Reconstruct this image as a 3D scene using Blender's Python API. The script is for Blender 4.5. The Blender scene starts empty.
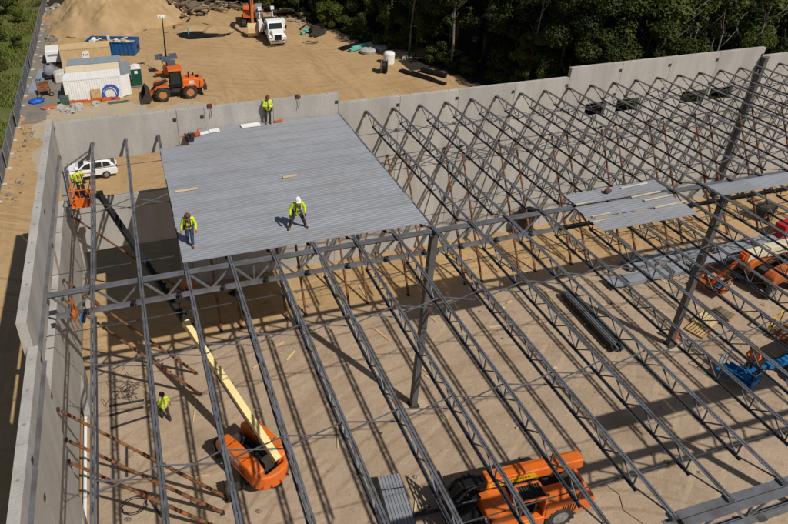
import bpy, math, random
from mathutils import Vector, Matrix, noise
R = math.radians
random.seed(7)
scene = bpy.context.scene
col = scene.collection

# ------------------------------------------------------------------ camera, sky, sun, exposure
cd = bpy.data.cameras.new("camera"); cam = bpy.data.objects.new("camera", cd); col.objects.link(cam)
cam.location = (4.328, -34.799, 27.078)
cam.rotation_euler = (R(90 - 30.151), 0, R(-15.966))
cd.sensor_width = 36; cd.lens = 642.514 / 788 * 36
cd.shift_x = (394 - 304.301) / 788; cd.shift_y = -(262 - 190.757) / 788
cd.clip_start = .5; cd.clip_end = 6000
scene.camera = cam
SUN = Vector((.40, -.75, 1.0)).normalized()          # towards the sun
w = bpy.data.worlds.new("World"); scene.world = w; w.use_nodes = True
nt = w.node_tree; bg = nt.nodes["Background"]
sky = nt.nodes.new("ShaderNodeTexSky"); sky.sky_type = 'NISHITA'; sky.sun_disc = False
sky.sun_elevation = math.asin(SUN.z); sky.sun_rotation = math.atan2(SUN.x, SUN.y)
nt.links.new(sky.outputs[0], bg.inputs[0]); bg.inputs[1].default_value = .05
sd = bpy.data.lights.new("sun", 'SUN'); sd.energy = 4.1; sd.angle = R(.53); sd.color = (1, .95, .88)
sun = bpy.data.objects.new("sun", sd); col.objects.link(sun)
sun.rotation_euler = SUN.to_track_quat('Z', 'Y').to_euler(); sun.location = (30, -60, 80)
scene.view_settings.view_transform = 'Standard'; scene.view_settings.look = 'None'
scene.view_settings.exposure = 0; scene.view_settings.gamma = 1

# ------------------------------------------------------------------ materials
def mat(name, c, rough=.7, metal=0., var=.25, scale=1.5, bump=0., bscale=None, c2=None, stretch=None, rnd=0., det=6, spec=.3, mask=(.35, .65), fine=0.):
    m = bpy.data.materials.new(name); m.use_nodes = True; n = m.node_tree.nodes; L = m.node_tree.links
    b = n["Principled BSDF"]; b.inputs['Roughness'].default_value = rough; b.inputs['Metallic'].default_value = metal
    b.inputs['Specular IOR Level'].default_value = spec
    g = n.new("ShaderNodeNewGeometry"); vec = g.outputs['Position']
    if stretch:
        mp = n.new("ShaderNodeMapping"); mp.inputs['Scale'].default_value = stretch; L.new(vec, mp.inputs[0]); vec = mp.outputs[0]
    t = n.new("ShaderNodeTexNoise"); t.inputs['Scale'].default_value = scale; t.inputs['Detail'].default_value = det; t.inputs['Roughness'].default_value = .62
    L.new(vec, t.inputs['Vector'])
    r = n.new("ShaderNodeValToRGB"); r.color_ramp.elements[0].position = mask[0]; r.color_ramp.elements[1].position = mask[1]
    c2 = c2 or tuple(x * (1 - var) for x in c)
    r.color_ramp.elements[0].color = (*c2, 1); r.color_ramp.elements[1].color = (*c, 1)
    L.new(t.outputs['Fac'], r.inputs[0]); out = r.outputs[0]
    if fine:
        t2 = n.new("ShaderNodeTexNoise"); t2.inputs['Scale'].default_value = 14; t2.inputs['Detail'].default_value = 3; L.new(g.outputs['Position'], t2.inputs['Vector'])
        mr = n.new("ShaderNodeMapRange"); mr.inputs[1].default_value = .3; mr.inputs[2].default_value = .7; mr.inputs[3].default_value = 1 - fine; mr.inputs[4].default_value = 1 + fine
        L.new(t2.outputs['Fac'], mr.inputs[0])
        vm = n.new("ShaderNodeVectorMath"); vm.operation = 'SCALE'; L.new(out, vm.inputs[0]); L.new(mr.outputs[0], vm.inputs['Scale']); out = vm.outputs[0]
    if rnd:
        oi = n.new("ShaderNodeObjectInfo"); hs = n.new("ShaderNodeHueSaturation"); mr = n.new("ShaderNodeMapRange")
        mr.inputs[3].default_value = 1 - rnd; mr.inputs[4].default_value = 1 + rnd; L.new(oi.outputs['Random'], mr.inputs[0])
        L.new(mr.outputs[0], hs.inputs['Value']); L.new(out, hs.inputs['Color']); out = hs.outputs[0]
    L.new(out, b.inputs['Base Color'])
    if bump:
        tb = n.new("ShaderNodeTexNoise"); tb.inputs['Scale'].default_value = bscale or scale * 6; tb.inputs['Detail'].default_value = 5; L.new(g.outputs['Position'], tb.inputs['Vector'])
        bp = n.new("ShaderNodeBump"); bp.inputs['Strength'].default_value = bump; bp.inputs['Distance'].default_value = .05
        L.new(tb.outputs['Fac'], bp.inputs['Height']); L.new(bp.outputs[0], b.inputs['Normal'])
    return m
M = {}
def D(k, *a, **kw): M[k] = mat(k, *a, **kw)
D('concrete', (.45, .425, .385), .85, var=.3, scale=.8, bump=.25, bscale=9, stretch=(1, 1, .22), fine=.07, det=9, rnd=.05, mask=(.3, .7))
D('concrete_light', (.45, .43, .40), .85, var=.2, scale=1.2, bump=.2, fine=.06)
D('steel', (.15, .158, .175), .5, .25, c2=(.10, .095, .09), scale=2.2, rnd=.15, spec=.45, det=9, mask=(.38, .55))
D('girder_steel', (.165, .17, .185), .5, .25, c2=(.115, .105, .098), scale=1.6, spec=.45, det=9, mask=(.36, .58))
D('dark_steel', (.055, .055, .06), .55, .3, var=.3, scale=3)
D('galv', (.295, .308, .335), .5, .12, c2=(.255, .255, .26), scale=.7, rnd=.06, spec=.35, stretch=(.6, 1.3, 1), mask=(.3, .62), det=9)
D('galv_stack', (.27, .285, .315), .5, .12, var=.2, scale=2, spec=.4)
D('rust', (.30, .115, .04), .8, var=.65, scale=2.6, c2=(.045, .028, .02), stretch=(1, 1, 2), rnd=.15)
D('orange', (.70, .135, .008), .42, c2=(.50, .135, .03), scale=2.2, spec=.5, fine=.04, det=10, mask=(.36, .54))
D('orange_dirty', (.50, .13, .025), .55, var=.45, scale=3, spec=.4)
D('orange_red', (.58, .10, .02), .5, var=.3, scale=3)
D('cream', (.74, .60, .27), .5, var=.12, scale=2.5)
D('cream_pale', (.68, .60, .42), .55, var=.2, scale=2.5)
D('black', (.012, .012, .013), .5, var=.4, scale=4)
D('rubber', (.022, .021, .02), .85, var=.0, scale=3, c2=(.06, .05, .04))
D('grime', (.06, .05, .04), .8, var=.5, scale=5)
D('tan_rim', (.55, .22, .07), .6, var=.3, scale=4)
D('grey_rim', (.28, .27, .25), .6, var=.4, scale=5)
D('glass', (.015, .02, .022), .08, var=0, spec=.6)
D('white', (.78, .77, .74), .45, var=.07, scale=1.5, fine=.02)
D('white_dirty', (.62, .60, .55), .6, var=.25, scale=2)
D('chrome', (.5, .5, .5), .25, .8, var=.1)
D('blue', (.02, .11, .30), .5, var=.35, scale=2)
D('blue_bright', (.015, .17, .42), .5, var=.3, scale=3)
D('tarp_blue', (.01, .10, .55), .45, var=.3, scale=3)
D('green_dark', (.012, .075, .045), .5, var=.15)
D('green_box', (.07, .11, .085), .6, var=.3)
D('tan_container', (.62, .44, .22), .6, var=.12, scale=1.5)
D('cream_container', (.72, .60, .40), .6, var=.1, scale=1.5)
D('greyblue', (.27, .31, .36), .6, var=.15, scale=1.5)
D('grey_mid', (.24, .24, .25), .7, var=.25, scale=2)
D('red', (.42, .012, .015), .45, var=.2)
D('yellow', (.70, .42, .02), .5, var=.25, scale=3)
D('decal_yellow', (.74, .42, .01), .5, var=.08)
D('lime', (.30, .50, .02), .6, var=.1)
D('wood', (.50, .33, .15), .75, var=.3, scale=4, rnd=.15)
D('wood_pale', (.62, .48, .26), .75, var=.2, scale=4, rnd=.1)
D('plank', (.58, .50, .36), .75, var=.2, scale=4)
D('log', (.20, .15, .10), .9, var=.5, scale=4, rnd=.35)
D('rock', (.30, .25, .19), .9, var=.4, scale=3, rnd=.4)
D('rock_pale', (.45, .42, .37), .9, var=.3, scale=3, rnd=.2)
D('teal', (.16, .48, .40), .6, var=.2, scale=3)
D('screen_grey', (.17, .175, .18), .8, var=.25, scale=1.2)
D('netting', (.62, .14, .03), .7, var=.35, scale=5)
D('brown_plastic', (.06, .04, .028), .6, var=.4, scale=5)
D('skin', (.45, .26, .17), .6, var=.1)
D('skin_tan', (.33, .17, .10), .6, var=.1)
D('hair', (.03, .018, .012), .8, var=.2)
D('hivis', (.56, .70, .015), .65, var=.12, scale=9)
D('lime_band', (.62, .62, .55), .4, var=.1)
D('hivis_orange', (.75, .13, .01), .65, var=.12, scale=9)
D('denim', (.045, .075, .13), .85, var=.3, scale=9)
D('dark_cloth', (.045, .035, .032), .85, var=.3, scale=9)
D('boot', (.10, .05, .03), .8, var=.3)
D('hat_white', (.78, .76, .72), .4, var=.05)
D('hat_brown', (.13, .04, .022), .45, var=.15)
D('hat_dark', (.02, .02, .025), .5, var=.15)
D('hat_yellow', (.75, .50, .03), .4, var=.05)
D('bark', (.07, .055, .042), .9, var=.4, scale=4)
D('bark_pale', (.21, .19, .155), .9, var=.4, scale=3)
D('solar', (.085, .095, .12), .25, var=.2, spec=.6)
D('grass_blade', (.10, .135, .022), .8, c2=(.15, .145, .04), scale=.35, rnd=0)
D('litter', (.035, .028, .015), .95, var=.4, scale=2)

def leaf_mat(name, a, b):
    m = mat(name, a, .6, c2=b, scale=.5, rnd=.3, det=5, spec=.25)
    n = m.node_tree.nodes; L = m.node_tree.links; bs = n["Principled BSDF"]; out = n["Material Output"]
    tr = n.new("ShaderNodeBsdfTranslucent"); mx = n.new("ShaderNodeMixShader"); mx.inputs[0].default_value = .25
    src = bs.inputs['Base Color'].links[0].from_socket; L.new(src, tr.inputs[0])
    L.new(bs.outputs[0], mx.inputs[1]); L.new(tr.outputs[0], mx.inputs[2]); L.new(mx.outputs[0], out.inputs[0])
    M[name] = m
leaf_mat('leaf_dark', (.056, .076, .013), (.022, .034, .008))
leaf_mat('leaf_mid', (.085, .108, .016), (.034, .05, .010))
leaf_mat('leaf_light', (.12, .138, .018), (.052, .072, .012))
leaf_mat('needle', (.022, .035, .013), (.010, .018, .008))

def ground_mat():
    m = bpy.data.materials.new('sand'); m.use_nodes = True; n = m.node_tree.nodes; L = m.node_tree.links
    b = n["Principled BSDF"]; b.inputs['Roughness'].default_value = .95; b.inputs['Specular IOR Level'].default_value = .1
    g = n.new("ShaderNodeNewGeometry"); P = g.outputs['Position']
    def nz(s, det=6, st=None, rough=.6):
        v = P
        if st:
            mp = n.new("ShaderNodeMapping"); mp.inputs['Scale'].default_value = st[:3]; mp.inputs['Rotation'].default_value = (0, 0, st[3]); L.new(P, mp.inputs[0]); v = mp.outputs[0]
        t = n.new("ShaderNodeTexNoise"); t.inputs['Scale'].default_value = s; t.inputs['Detail'].default_value = det; t.inputs['Roughness'].default_value = rough
        L.new(v, t.inputs['Vector']); return t.outputs['Fac']
    def ramp(f, a, c):
        r = n.new("ShaderNodeMapRange"); r.inputs[1].default_value = a; r.inputs[2].default_value = c; L.new(f, r.inputs[0]); return r.outputs[0]
    def mix(f, a, c, mode='MIX'):
        x = n.new("ShaderNodeMix"); x.data_type = 'RGBA'; x.blend_type = mode
        L.new(f, x.inputs[0])
        for s, v in ((x.inputs[6], a), (x.inputs[7], c)):
            if isinstance(v, tuple): s.default_value = (*v, 1)
            else: L.new(v, s)
        return x.outputs[2]
    base = mix(ramp(nz(.12), .35, .65), (.38, .245, .118), (.46, .31, .16))
    base = mix(ramp(nz(.9, 8), .5, .78), base, (.33, .215, .11))
    base = mix(ramp(nz(.5, 6, (1, .13, 1, .9)), .52, .75), base, (.30, .195, .095))       # wheel and blade marks
    # compacted stone-grey floor inside the walls (material laid there)
    sx = n.new("ShaderNodeSeparateXYZ"); L.new(P, sx.inputs[0])
    wob = nz(.25)
    def lin(sock, a, c):
        ad = n.new("ShaderNodeMath"); ad.operation = 'MULTIPLY_ADD'; L.new(wob, ad.inputs[0]); ad.inputs[1].default_value = 2.5; L.new(sock, ad.inputs[2]); return ramp(ad.outputs[0], a, c)
    fy = lin(sx.outputs[1], -3.2, -4.8)
    fx = lin(sx.outputs[0], 1.0, 1.6)
    mu = n.new("ShaderNodeMath"); mu.operation = 'MULTIPLY'; L.new(fy, mu.inputs[0]); L.new(fx, mu.inputs[1])
    floor = mix(ramp(nz(.35, 8), .35, .7), (.335, .25, .175), (.41, .31, .22))
    floor = mix(ramp(nz(1.7, 7), .55, .8), floor, (.28, .205, .13))
    floor = mix(ramp(nz(.6, 5, (.12, 1, 1, .25)), .55, .75), floor, (.30, .22, .138))
    # tyre tracks, damp patches and scuffs worked into the floor and the yard
    def tracks(sc, loc, wid, seed):
        mp = n.new("ShaderNodeMapping"); mp.inputs['Location'].default_value = loc; L.new(P, mp.inputs[0])
        wv = n.new("ShaderNodeTexWave"); wv.wave_type = 'RINGS'; wv.rings_direction = 'Z'; wv.inputs['Scale'].default_value = sc; wv.inputs['Distortion'].default_value = 3.5; wv.inputs['Detail'].default_value = 2; wv.inputs['Detail Scale'].default_value = .25
        L.new(mp.outputs[0], wv.inputs['Vector']); r = ramp(wv.outputs['Fac'], 1 - wid, 1 - wid * .3)
        m2 = n.new("ShaderNodeMath"); m2.operation = 'MULTIPLY'; L.new(r, m2.inputs[0]); L.new(ramp(nz(.16 + seed, 3), .47, .6), m2.inputs[1]); return m2.outputs[0]
    floor = mix(tracks(.33, (-20, 30, 0), .16, .0), floor, (.30, .22, .145))
    floor = mix(tracks(.27, (6, -26, 0), .14, .03), floor, (.405, .308, .215))
    floor = mix(ramp(nz(.21, 7), .58, .70), floor, (.275, .20, .13))
    floor = mix(ramp(nz(2.6, 9), .60, .72), floor, (.27, .195, .125))
    base = mix(tracks(.22, (-30, -75, 0), .18, .05), base, (.335, .22, .108))
    base = mix(tracks(.29, (-2, -30, 0), .14, .07), base, (.445, .30, .152))
    base = mix(ramp(nz(2.2, 9), .60, .74), base, (.30, .20, .10))
    base = mix(mu.outputs[0], base, floor)
    fine = ramp(nz(9, 4), .62, .75)
    base = mix(fine, base, (.30, .22, .13))
    vo = n.new("ShaderNodeTexVoronoi"); vo.inputs['Scale'].default_value = 5; L.new(P, vo.inputs['Vector'])
    base = mix(ramp(vo.outputs['Distance'], .14, .08), base, (.50, .40, .27))
    L.new(base, b.inputs['Base Color'])
    bp = n.new("ShaderNodeBump"); bp.inputs['Strength'].default_value = .5; bp.inputs['Distance'].default_value = .12
    ad = n.new("ShaderNodeMath"); ad.operation = 'ADD'; L.new(nz(3, 8), ad.inputs[0]); L.new(nz(.5, 6, (1, .13, 1, .9)), ad.inputs[1]); L.new(ad.outputs[0], bp.inputs['Height'])
    L.new(bp.outputs[0], b.inputs['Normal']); M['sand'] = m
ground_mat()
D('gravel', (.17, .155, .14), .95, c2=(.24, .20, .155), scale=.5, bump=.5, bscale=12, fine=.2)
D('crushed', (.36, .315, .25), .95, c2=(.43, .335, .21), scale=.45, bump=.5, bscale=10, fine=.14)
D('meadow', (.075, .11, .02), .95, c2=(.14, .125, .04), scale=.16, bump=.5, bscale=4, fine=.2, det=8)
D('pile_sand', (.43, .295, .155), .95, c2=(.31, .205, .10), scale=.35, bump=.6, bscale=3, fine=.06, stretch=(1, 1, .4))

# ------------------------------------------------------------------ mesh helpers
class MB:
    def __init__(s): s.v = []; s.f = []
    def add(s, vs, fs):
        o = len(s.v); s.v += [tuple(x) for x in vs]; s.f += [tuple(i + o for i in f) for f in fs]; return s
    def box(s, c, d, rz=0, M4=None):
        x, y, z = d[0] / 2, d[1] / 2, d[2] / 2
        vs = [Vector((i * x, j * y, k * z)) for k in (-1, 1) for j in (-1, 1) for i in (-1, 1)]
        if rz: q = Matrix.Rotation(rz, 3, 'Z'); vs = [q @ v for v in vs]
        if M4: vs = [M4 @ v for v in vs]
        vs = [v + Vector(c) for v in vs]
        return s.add(vs, [(0, 2, 3, 1), (4, 5, 7, 6), (0, 1, 5, 4), (2, 6, 7, 3), (0, 4, 6, 2), (1, 3, 7, 5)])
    def bar(s, p, q, a, b=None, up=(0, 0, 1)):
        p, q = Vector(p), Vector(q); b = b or a; d = (q - p).normalized(); u = Vector(up)
        if abs(d.dot(u)) > .99: u = Vector((1, 0, 0))
        x = d.cross(u).normalized(); y = x.cross(d)
        vs = [e + x * (i * a / 2) + y * (j * b / 2) for e in (p, q) for i, j in ((-1, -1), (1, -1), (1, 1), (-1, 1))]
        return s.add(vs, [(0, 3, 2, 1), (4, 5, 6, 7), (0, 1, 5, 4), (1, 2, 6, 5), (2, 3, 7, 6), (3, 0, 4, 7)])
    def tube(s, pts, r, n=8, cap=True):
        pts = [Vector(p) for p in pts]; rs = r if isinstance(r, (list, tuple)) else [r] * len(pts); vs = []
        for i, p in enumerate(pts):
            d = (pts[min(i + 1, len(pts) - 1)] - pts[max(i - 1, 0)]).normalized()
            u = Vector((0, 0, 1)) if abs(d.z) < .95 else Vector((1, 0, 0))
            x = d.cross(u).normalized(); y = x.cross(d)
            vs += [p + (x * math.cos(2 * math.pi * k / n) + y * math.sin(2 * math.pi * k / n)) * rs[i] for k in range(n)]
        fs = [(i * n + k, i * n + (k + 1) % n, (i + 1) * n + (k + 1) % n, (i + 1) * n + k) for i in range(len(pts) - 1) for k in range(n)]
        if cap: fs += [tuple(range(n))[::-1], tuple(range((len(pts) - 1) * n, len(pts) * n))]
        return s.add(vs, fs)
    def prism(s, poly, a, b, ax='y', taper=None):
        # poly in the plane across ax ('y': (x,z); 'x': (y,z); 'z': (x,y))
        f = {'y': lambda u, v, t: (u, t, v), 'x': lambda u, v, t: (t, u, v), 'z': lambda u, v, t: (u, v, t)}[ax]
        n = len(poly); vs = [f(u, v, a) for u, v in poly] + [f(u, v, b) for u, v in poly]
        return s.add(vs, [tuple(range(n)), tuple(range(2 * n - 1, n - 1, -1))] + [(i, n + i, n + (i + 1) % n, (i + 1) % n) for i in range(n)])
    def lathe(s, prof, c, axis=(0, 0, 1), n=20):
        a = Vector(axis).normalized(); u = Vector((0, 0, 1)) if abs(a.z) < .9 else Vector((1, 0, 0)); x = a.cross(u).normalized(); y = a.cross(x)
        vs = [Vector(c) + a * h + (x * math.cos(2 * math.pi * k / n) + y * math.sin(2 * math.pi * k / n)) * r for r, h in prof for k in range(n)]
        m = len(prof)
        fs = [(i * n + k, i * n + (k + 1) % n, (i + 1) * n + (k + 1) % n, (i + 1) * n + k) for i in range(m - 1) for k in range(n)]
        fs += [tuple(range(n))[::-1], tuple(range((m - 1) * n, m * n))]
        return s.add(vs, fs)
    def blob(s, c, r, seed=0, n=10, m=7, amp=.25):
        rnd = random.Random(seed); off = Vector((rnd.random() * 50, rnd.random() * 50, 0)); vs = []
        for i in range(m + 1):
            th = math.pi * i / m
            for k in range(n):
                ph = 2 * math.pi * k / n; d = Vector((math.sin(th) * math.cos(ph), math.sin(th) * math.sin(ph), math.cos(th)))
                q = 1 + amp * 2 * noise.noise(d * 1.3 + off)
                if i in (0, m): q = 1 + amp * 2 * noise.noise(Vector((0, 0, d.z)) * 1.3 + off)
                vs.append(Vector(c) + Vector((d.x * r[0], d.y * r[1], d.z * r[2])) * q)
        return s.add(vs, [(i * n + k, (i + 1) * n + k, (i + 1) * n + (k + 1) % n, i * n + (k + 1) % n) for i in range(m) for k in range(n)])
    def mesh(s, name, smooth=False):
        me = bpy.data.meshes.new(name); me.from_pydata(s.v, [], s.f); me.validate()
        import bmesh
        b = bmesh.new(); b.from_mesh(me); bmesh.ops.recalc_face_normals(b, faces=b.faces); b.to_mesh(me); b.free()
        if smooth: me.polygons.foreach_set('use_smooth', [True] * len(me.polygons))
        return me
    def build(s, name, m, parent=None, smooth=False, bevel=0, label=None):
        me = s.mesh(name, smooth); me.materials.append(M[m] if isinstance(m, str) else m)
        return link(name, me, parent, bevel, label)
def link(name, me, parent=None, bevel=0, label=None):
    o = bpy.data.objects.new(name, me); col.objects.link(o)
    if parent: o.parent = parent
    if bevel:
        bv = o.modifiers.new('bevel', 'BEVEL'); bv.width = bevel; bv.segments = 2; bv.limit_method = 'ANGLE'; bv.angle_limit = R(40)
    if label: o['label'] = label
    return o
def tag(o, label, cat, group=None):
    o['label'] = label; o['category'] = cat
    if group: o['group'] = group
    return o
def T(name, label, cat, loc=(0, 0, 0), rz=0, group=None):
    o = bpy.data.objects.new(name, None); col.objects.link(o); o.location = loc; o.rotation_euler = (0, 0, rz); o.empty_display_size = .3
    return tag(o, label, cat, group)
def S(mb, name, m, label, cat, loc=(0, 0, 0), rz=0, group=None, smooth=False, bevel=0):
    o = mb.build(name, m, None, smooth, bevel); o.location = loc; o.rotation_euler = (0, 0, rz); return tag(o, label, cat, group)
def dup(root, loc, rz=0, label=None, group=None):
    def cp(o, par):
        c = o.copy(); col.objects.link(c); c.parent = par
        for ch in list(o.children): cp(ch, c)
        return c
    r = cp(root, None); r.location = loc; r.rotation_euler = (0, 0, rz)
    if label: r['label'] = label
    if group: r['group'] = group
    return r
def struct(o, kind='structure'): o['kind'] = kind; return o
def B(): return MB()

# ------------------------------------------------------------------ ground
def ground():
    xs = [-2500, -900, -300, -120, -60] + [-40 + i * 1.0 for i in range(0, 161)] + [140, 200, 400, 1000, 2500]
    ys = [-2500, -900, -300, -120, -60] + [-40 + i * 1.0 for i in range(0, 161)] + [140, 200, 400, 1000, 2500]
    vs = []
    for y in ys:
        for x in xs:
            z = 0
            out = max(0, min(1, (y - 3) / 6)) if x > -3 else 1
            z += out * (.10 * noise.noise(Vector((x * .16, y * .16, 0))) + .05 * noise.noise(Vector((x * .5, y * .5, 3))))
            z -= .05 * out
            vs.append((x, y, z))
    n = len(xs); fs = [(j * n + i, j * n + i + 1, (j + 1) * n + i + 1, (j + 1) * n + i) for j in range(len(ys) - 1) for i in range(n - 1)]
    struct(B().add(vs, fs).build('ground', 'sand', smooth=True))
ground()
def patch(name, m, poly, z, step=1.0, edge=.7):
    # an irregular sheet that follows the ground
    x0 = min(p[0] for p in poly); x1 = max(p[0] for p in poly); y0 = min(p[1] for p in poly); y1 = max(p[1] for p in poly)
    def inside(x, y):
        c = False; j = len(poly) - 1
        for i in range(len(poly)):
            (xi, yi), (xj, yj) = poly[i], poly[j]
            if (yi > y) != (yj > y) and x < (xj - xi) * (y - yi) / (yj - yi) + xi: c = not c
            j = i
        return c
    idx = {}; vs = []; fs = []
    def vid(i, j):
        if (i, j) not in idx:
            x = x0 + i * step; y = y0 + j * step
            out = max(0, min(1, (y - 3) / 6)) if x > -3 else 1
            zz = z + out * (.10 * noise.noise(Vector((x * .16, y * .16, 0))) + .05 * noise.noise(Vector((x * .5, y * .5, 3)))) - .05 * out
            idx[(i, j)] = len(vs); vs.append((x, y, zz))
        return idx[(i, j)]
    for i in range(int((x1 - x0) / step) + 1):
        for j in range(int((y1 - y0) / step) + 1):
            cx, cy = x0 + (i + .5) * step, y0 + (j + .5) * step
            wx = cx + edge * (2.6 * noise.noise(Vector((cx * .22, cy * .22, 9))) + 1.2 * noise.noise(Vector((cx * .9, cy * .9, 4)))); wy = cy + edge * (2.6 * noise.noise(Vector((cx * .22, cy * .22, 19))) + 1.2 * noise.noise(Vector((cx * .9, cy * .9, 14))))
            if inside(wx, wy): fs.append((vid(i, j), vid(i + 1, j), vid(i + 1, j + 1), vid(i, j + 1)))
    return struct(B().add(vs, fs).build(name, m, smooth=True))
patch('gravel_lot', 'gravel', [(-7.6, 31), (-2.7, 31.5), (-2.5, 47), (-4.2, 52), (-5.3, 62), (-6.4, 95), (-7.6, 95)], .03, .3, .8)
patch('crushed_stone', 'crushed', [(-5.8, 20), (-3.5, 17.5), (-2.6, 25), (13, 27.5), (13, 32.3), (2, 33.4), (-3.5, 34.4), (-5.5, 30)], .035, .25, 1.1)
patch('meadow', 'meadow', [(-140, -60), (-7.5, -60), (-7.5, 105), (-140, 105)], .05, 2.5, .1)
patch('forest_floor', 'litter', [(-140, 105), (-9, 80), (7, 81), (17, 76), (24, 72), (31, 62), (36.5, 46), (39, 37), (43, 31), (47, 19), (53, 11.5), (66, 9), (135, 8), (140, 130), (-140, 130)], .045, 1.0)

# ------------------------------------------------------------------ concrete walls
s = 1.83
PW = 9 * s / 4
ZT, ZL = 12.56, 11.9
def panel(name, label, x0, x1, zt, opens=(), group=None, axis='x', thick=.28, off=0., cat='wall panel'):
    """precast panel with openings (u0,u1,z0,z1); built as a grid of solid pieces in one welded outline"""
    g = .012
    us = sorted({x0 + g, x1 - g, *[o[0] for o in opens], *[o[1] for o in opens]}); zs = sorted({0, zt, *[o[2] for o in opens], *[o[3] for o in opens]})
    us = [u for u in us if x0 < u < x1]
    def solid(i, j):
        if i < 0 or j < 0 or i >= len(us) - 1 or j >= len(zs) - 1: return False
        u = (us[i] + us[i + 1]) / 2; z = (zs[j] + zs[j + 1]) / 2
        return not any(o[0] < u < o[1] and o[2] < z < o[3] for o in opens)
    mb = B()
    def P(u, t, z): return (u, t + off, z) if axis == 'x' else (-t - off, u, z)
    for i in range(len(us) - 1):
        for j in range(len(zs) - 1):
            if not solid(i, j): continue
            a, b, c, d = us[i], us[i + 1], zs[j], zs[j + 1]
            mb.add([P(a, 0, c), P(b, 0, c), P(b, 0, d), P(a, 0, d)], [(0, 1, 2, 3)]); mb.add([P(a, thick, c), P(b, thick, c), P(b, thick, d), P(a, thick, d)], [(3, 2, 1, 0)])
            if not solid(i - 1, j): mb.add([P(a, 0, c), P(a, thick, c), P(a, thick, d), P(a, 0, d)], [(0, 1, 2, 3)])
            if not solid(i + 1, j): mb.add([P(b, 0, c), P(b, thick, c), P(b, thick, d), P(b, 0, d)], [(3, 2, 1, 0)])
            if not solid(i, j - 1): mb.add([P(a, 0, c), P(b, 0, c), P(b, thick, c), P(a, thick, c)], [(0, 3, 2, 1)])
            if not solid(i, j + 1): mb.add([P(a, 0, d), P(b, 0, d), P(b, thick, d), P(a, thick, d)], [(0, 1, 2, 3)])
    root = T(name, label, cat, (0, 0, 0), 0, group)
    mid = (x0 + x1) / 2
    root.location = P(mid, thick / 2, 0)
    o = mb.build('concrete_slab', 'concrete', root); o.location = -Vector(root.location)
    pk = B()
    # lifting inserts along the top edge
    k = x0 + .7
    while k < x1 - .3:
        p = Vector(P(k, thick / 2, zt + .004)); pk.lathe([(.055, 0), (.045, .012)], p, n=8); k += 1.35
    q = pk.build('lifting_insert', 'grey_mid', root); q.location = -Vector(root.location)
    pl = B()
    for (u, z) in ((x1 - .14, zt - .55), (x1 - .14, zt - 2.3)):
        c = Vector(P(u, -.012, z)); pl.box(c, (.2, .022, .2) if axis == 'x' else (.022, .2, .2))
    q = pl.build('weld_plate', 'grime', root); q.location = -Vector(root.location)
    jb = B(); a0 = x1 - .004
    jb.add([P(x1 - g + .002, .012, .02), P(x1 + g - .002, .012, .02), P(x1 + g - .002, .012, zt - .02), P(x1 - g + .002, .012, zt - .02), P(x1 - g + .002, .05, .02), P(x1 + g - .002, .05, .02), P(x1 + g - .002, .05, zt - .02), P(x1 - g + .002, .05, zt - .02)], [(0, 1, 2, 3), (7, 6, 5, 4), (0, 4, 5, 1), (1, 5, 6, 2), (2, 6, 7, 3), (3, 7, 4, 0)])
    q = jb.build('caulk_joint', 'grime', root); q.location = -Vector(root.location)
    return root
# back wall, first bay beside the corner: openings for doors and upper windows
panel('concrete_wall_panel', 'concrete corner panel of the back wall with a wide window opening above a door opening', 0.0, 6.65, ZT, [(.25, 6.2, 7.54, 10.1), (.25, 5.9, 0, 3.95)])
panel('concrete_wall_panel', 'narrow solid concrete panel next to the corner opening in back wall', 6.65, 2 * PW, ZT)
for k in (2, 3): panel('concrete_wall_panel', 'solid concrete back wall panel behind the large deck', k * PW, (k + 1) * PW, ZT, group='panels behind the deck')
for k in range(4, 8): panel('concrete_wall_panel', 'lower concrete panel of back wall between decked corner and raised section', k * PW, (k + 1) * PW, ZL, group='low panels of the back wall')
WIN = {8: [(34.75, 36.45, 8.75, 9.78)], 9: [(37.35, 39.25, 8.75, 9.78)], 10: [(42.9, 45.1, 8.75, 9.78)], 11: [(45.5, 47.6, 8.75, 9.78)]}
WL = {8: 'raised concrete panel with a window opening at the left end of raised section', 9: 'raised concrete panel with window opening, second of the raised section',
      10: 'raised concrete panel with window opening, third of the raised section', 11: 'raised concrete panel with window opening beside the dark back wall column'}
for k in range(8, 12): panel('concrete_wall_panel', WL[k], k * PW, (k + 1) * PW, ZT, WIN[k])
for k in range(12, 15): panel('concrete_wall_panel', 'lower concrete panel at the far right beyond the dark back wall column', k * PW, (k + 1) * PW, ZL, group='panels right of the column')
# left wall (u = Y, negative towards the camera)
panel('concrete_wall_panel', 'tall left wall panel at the far corner with a strip window opening', -8.9, -.0, 12.85, [(-2.3, -.3, 7.5, 10.15), (-8.6, -2.3, 9.0, 10.15), (-8.1, -.6, 0, 3.2)], axis='y', thick=.33)
panel('concrete_wall_panel', 'tall left wall panel ending at the step down in the parapet', -16.95, -8.9, 12.85, [(-16.3, -9.2, 9.0, 10.15), (-16.4, -9.6, 0, 3.2)], axis='y', thick=.33)
panel('concrete_wall_panel', 'lower left wall panel just below the parapet step', -21.0, -16.95, 11.8, [(-20.4, -17.5, 0, 3.2)], axis='y', thick=.33, off=-.16)
panel('concrete_wall_panel', 'lower left wall panel nearest the camera at the bottom left', -31.0, -21.0, 11.8, [(-27, -22, 0, 3.2)], axis='y', thick=.33, off=-.16)
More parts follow.
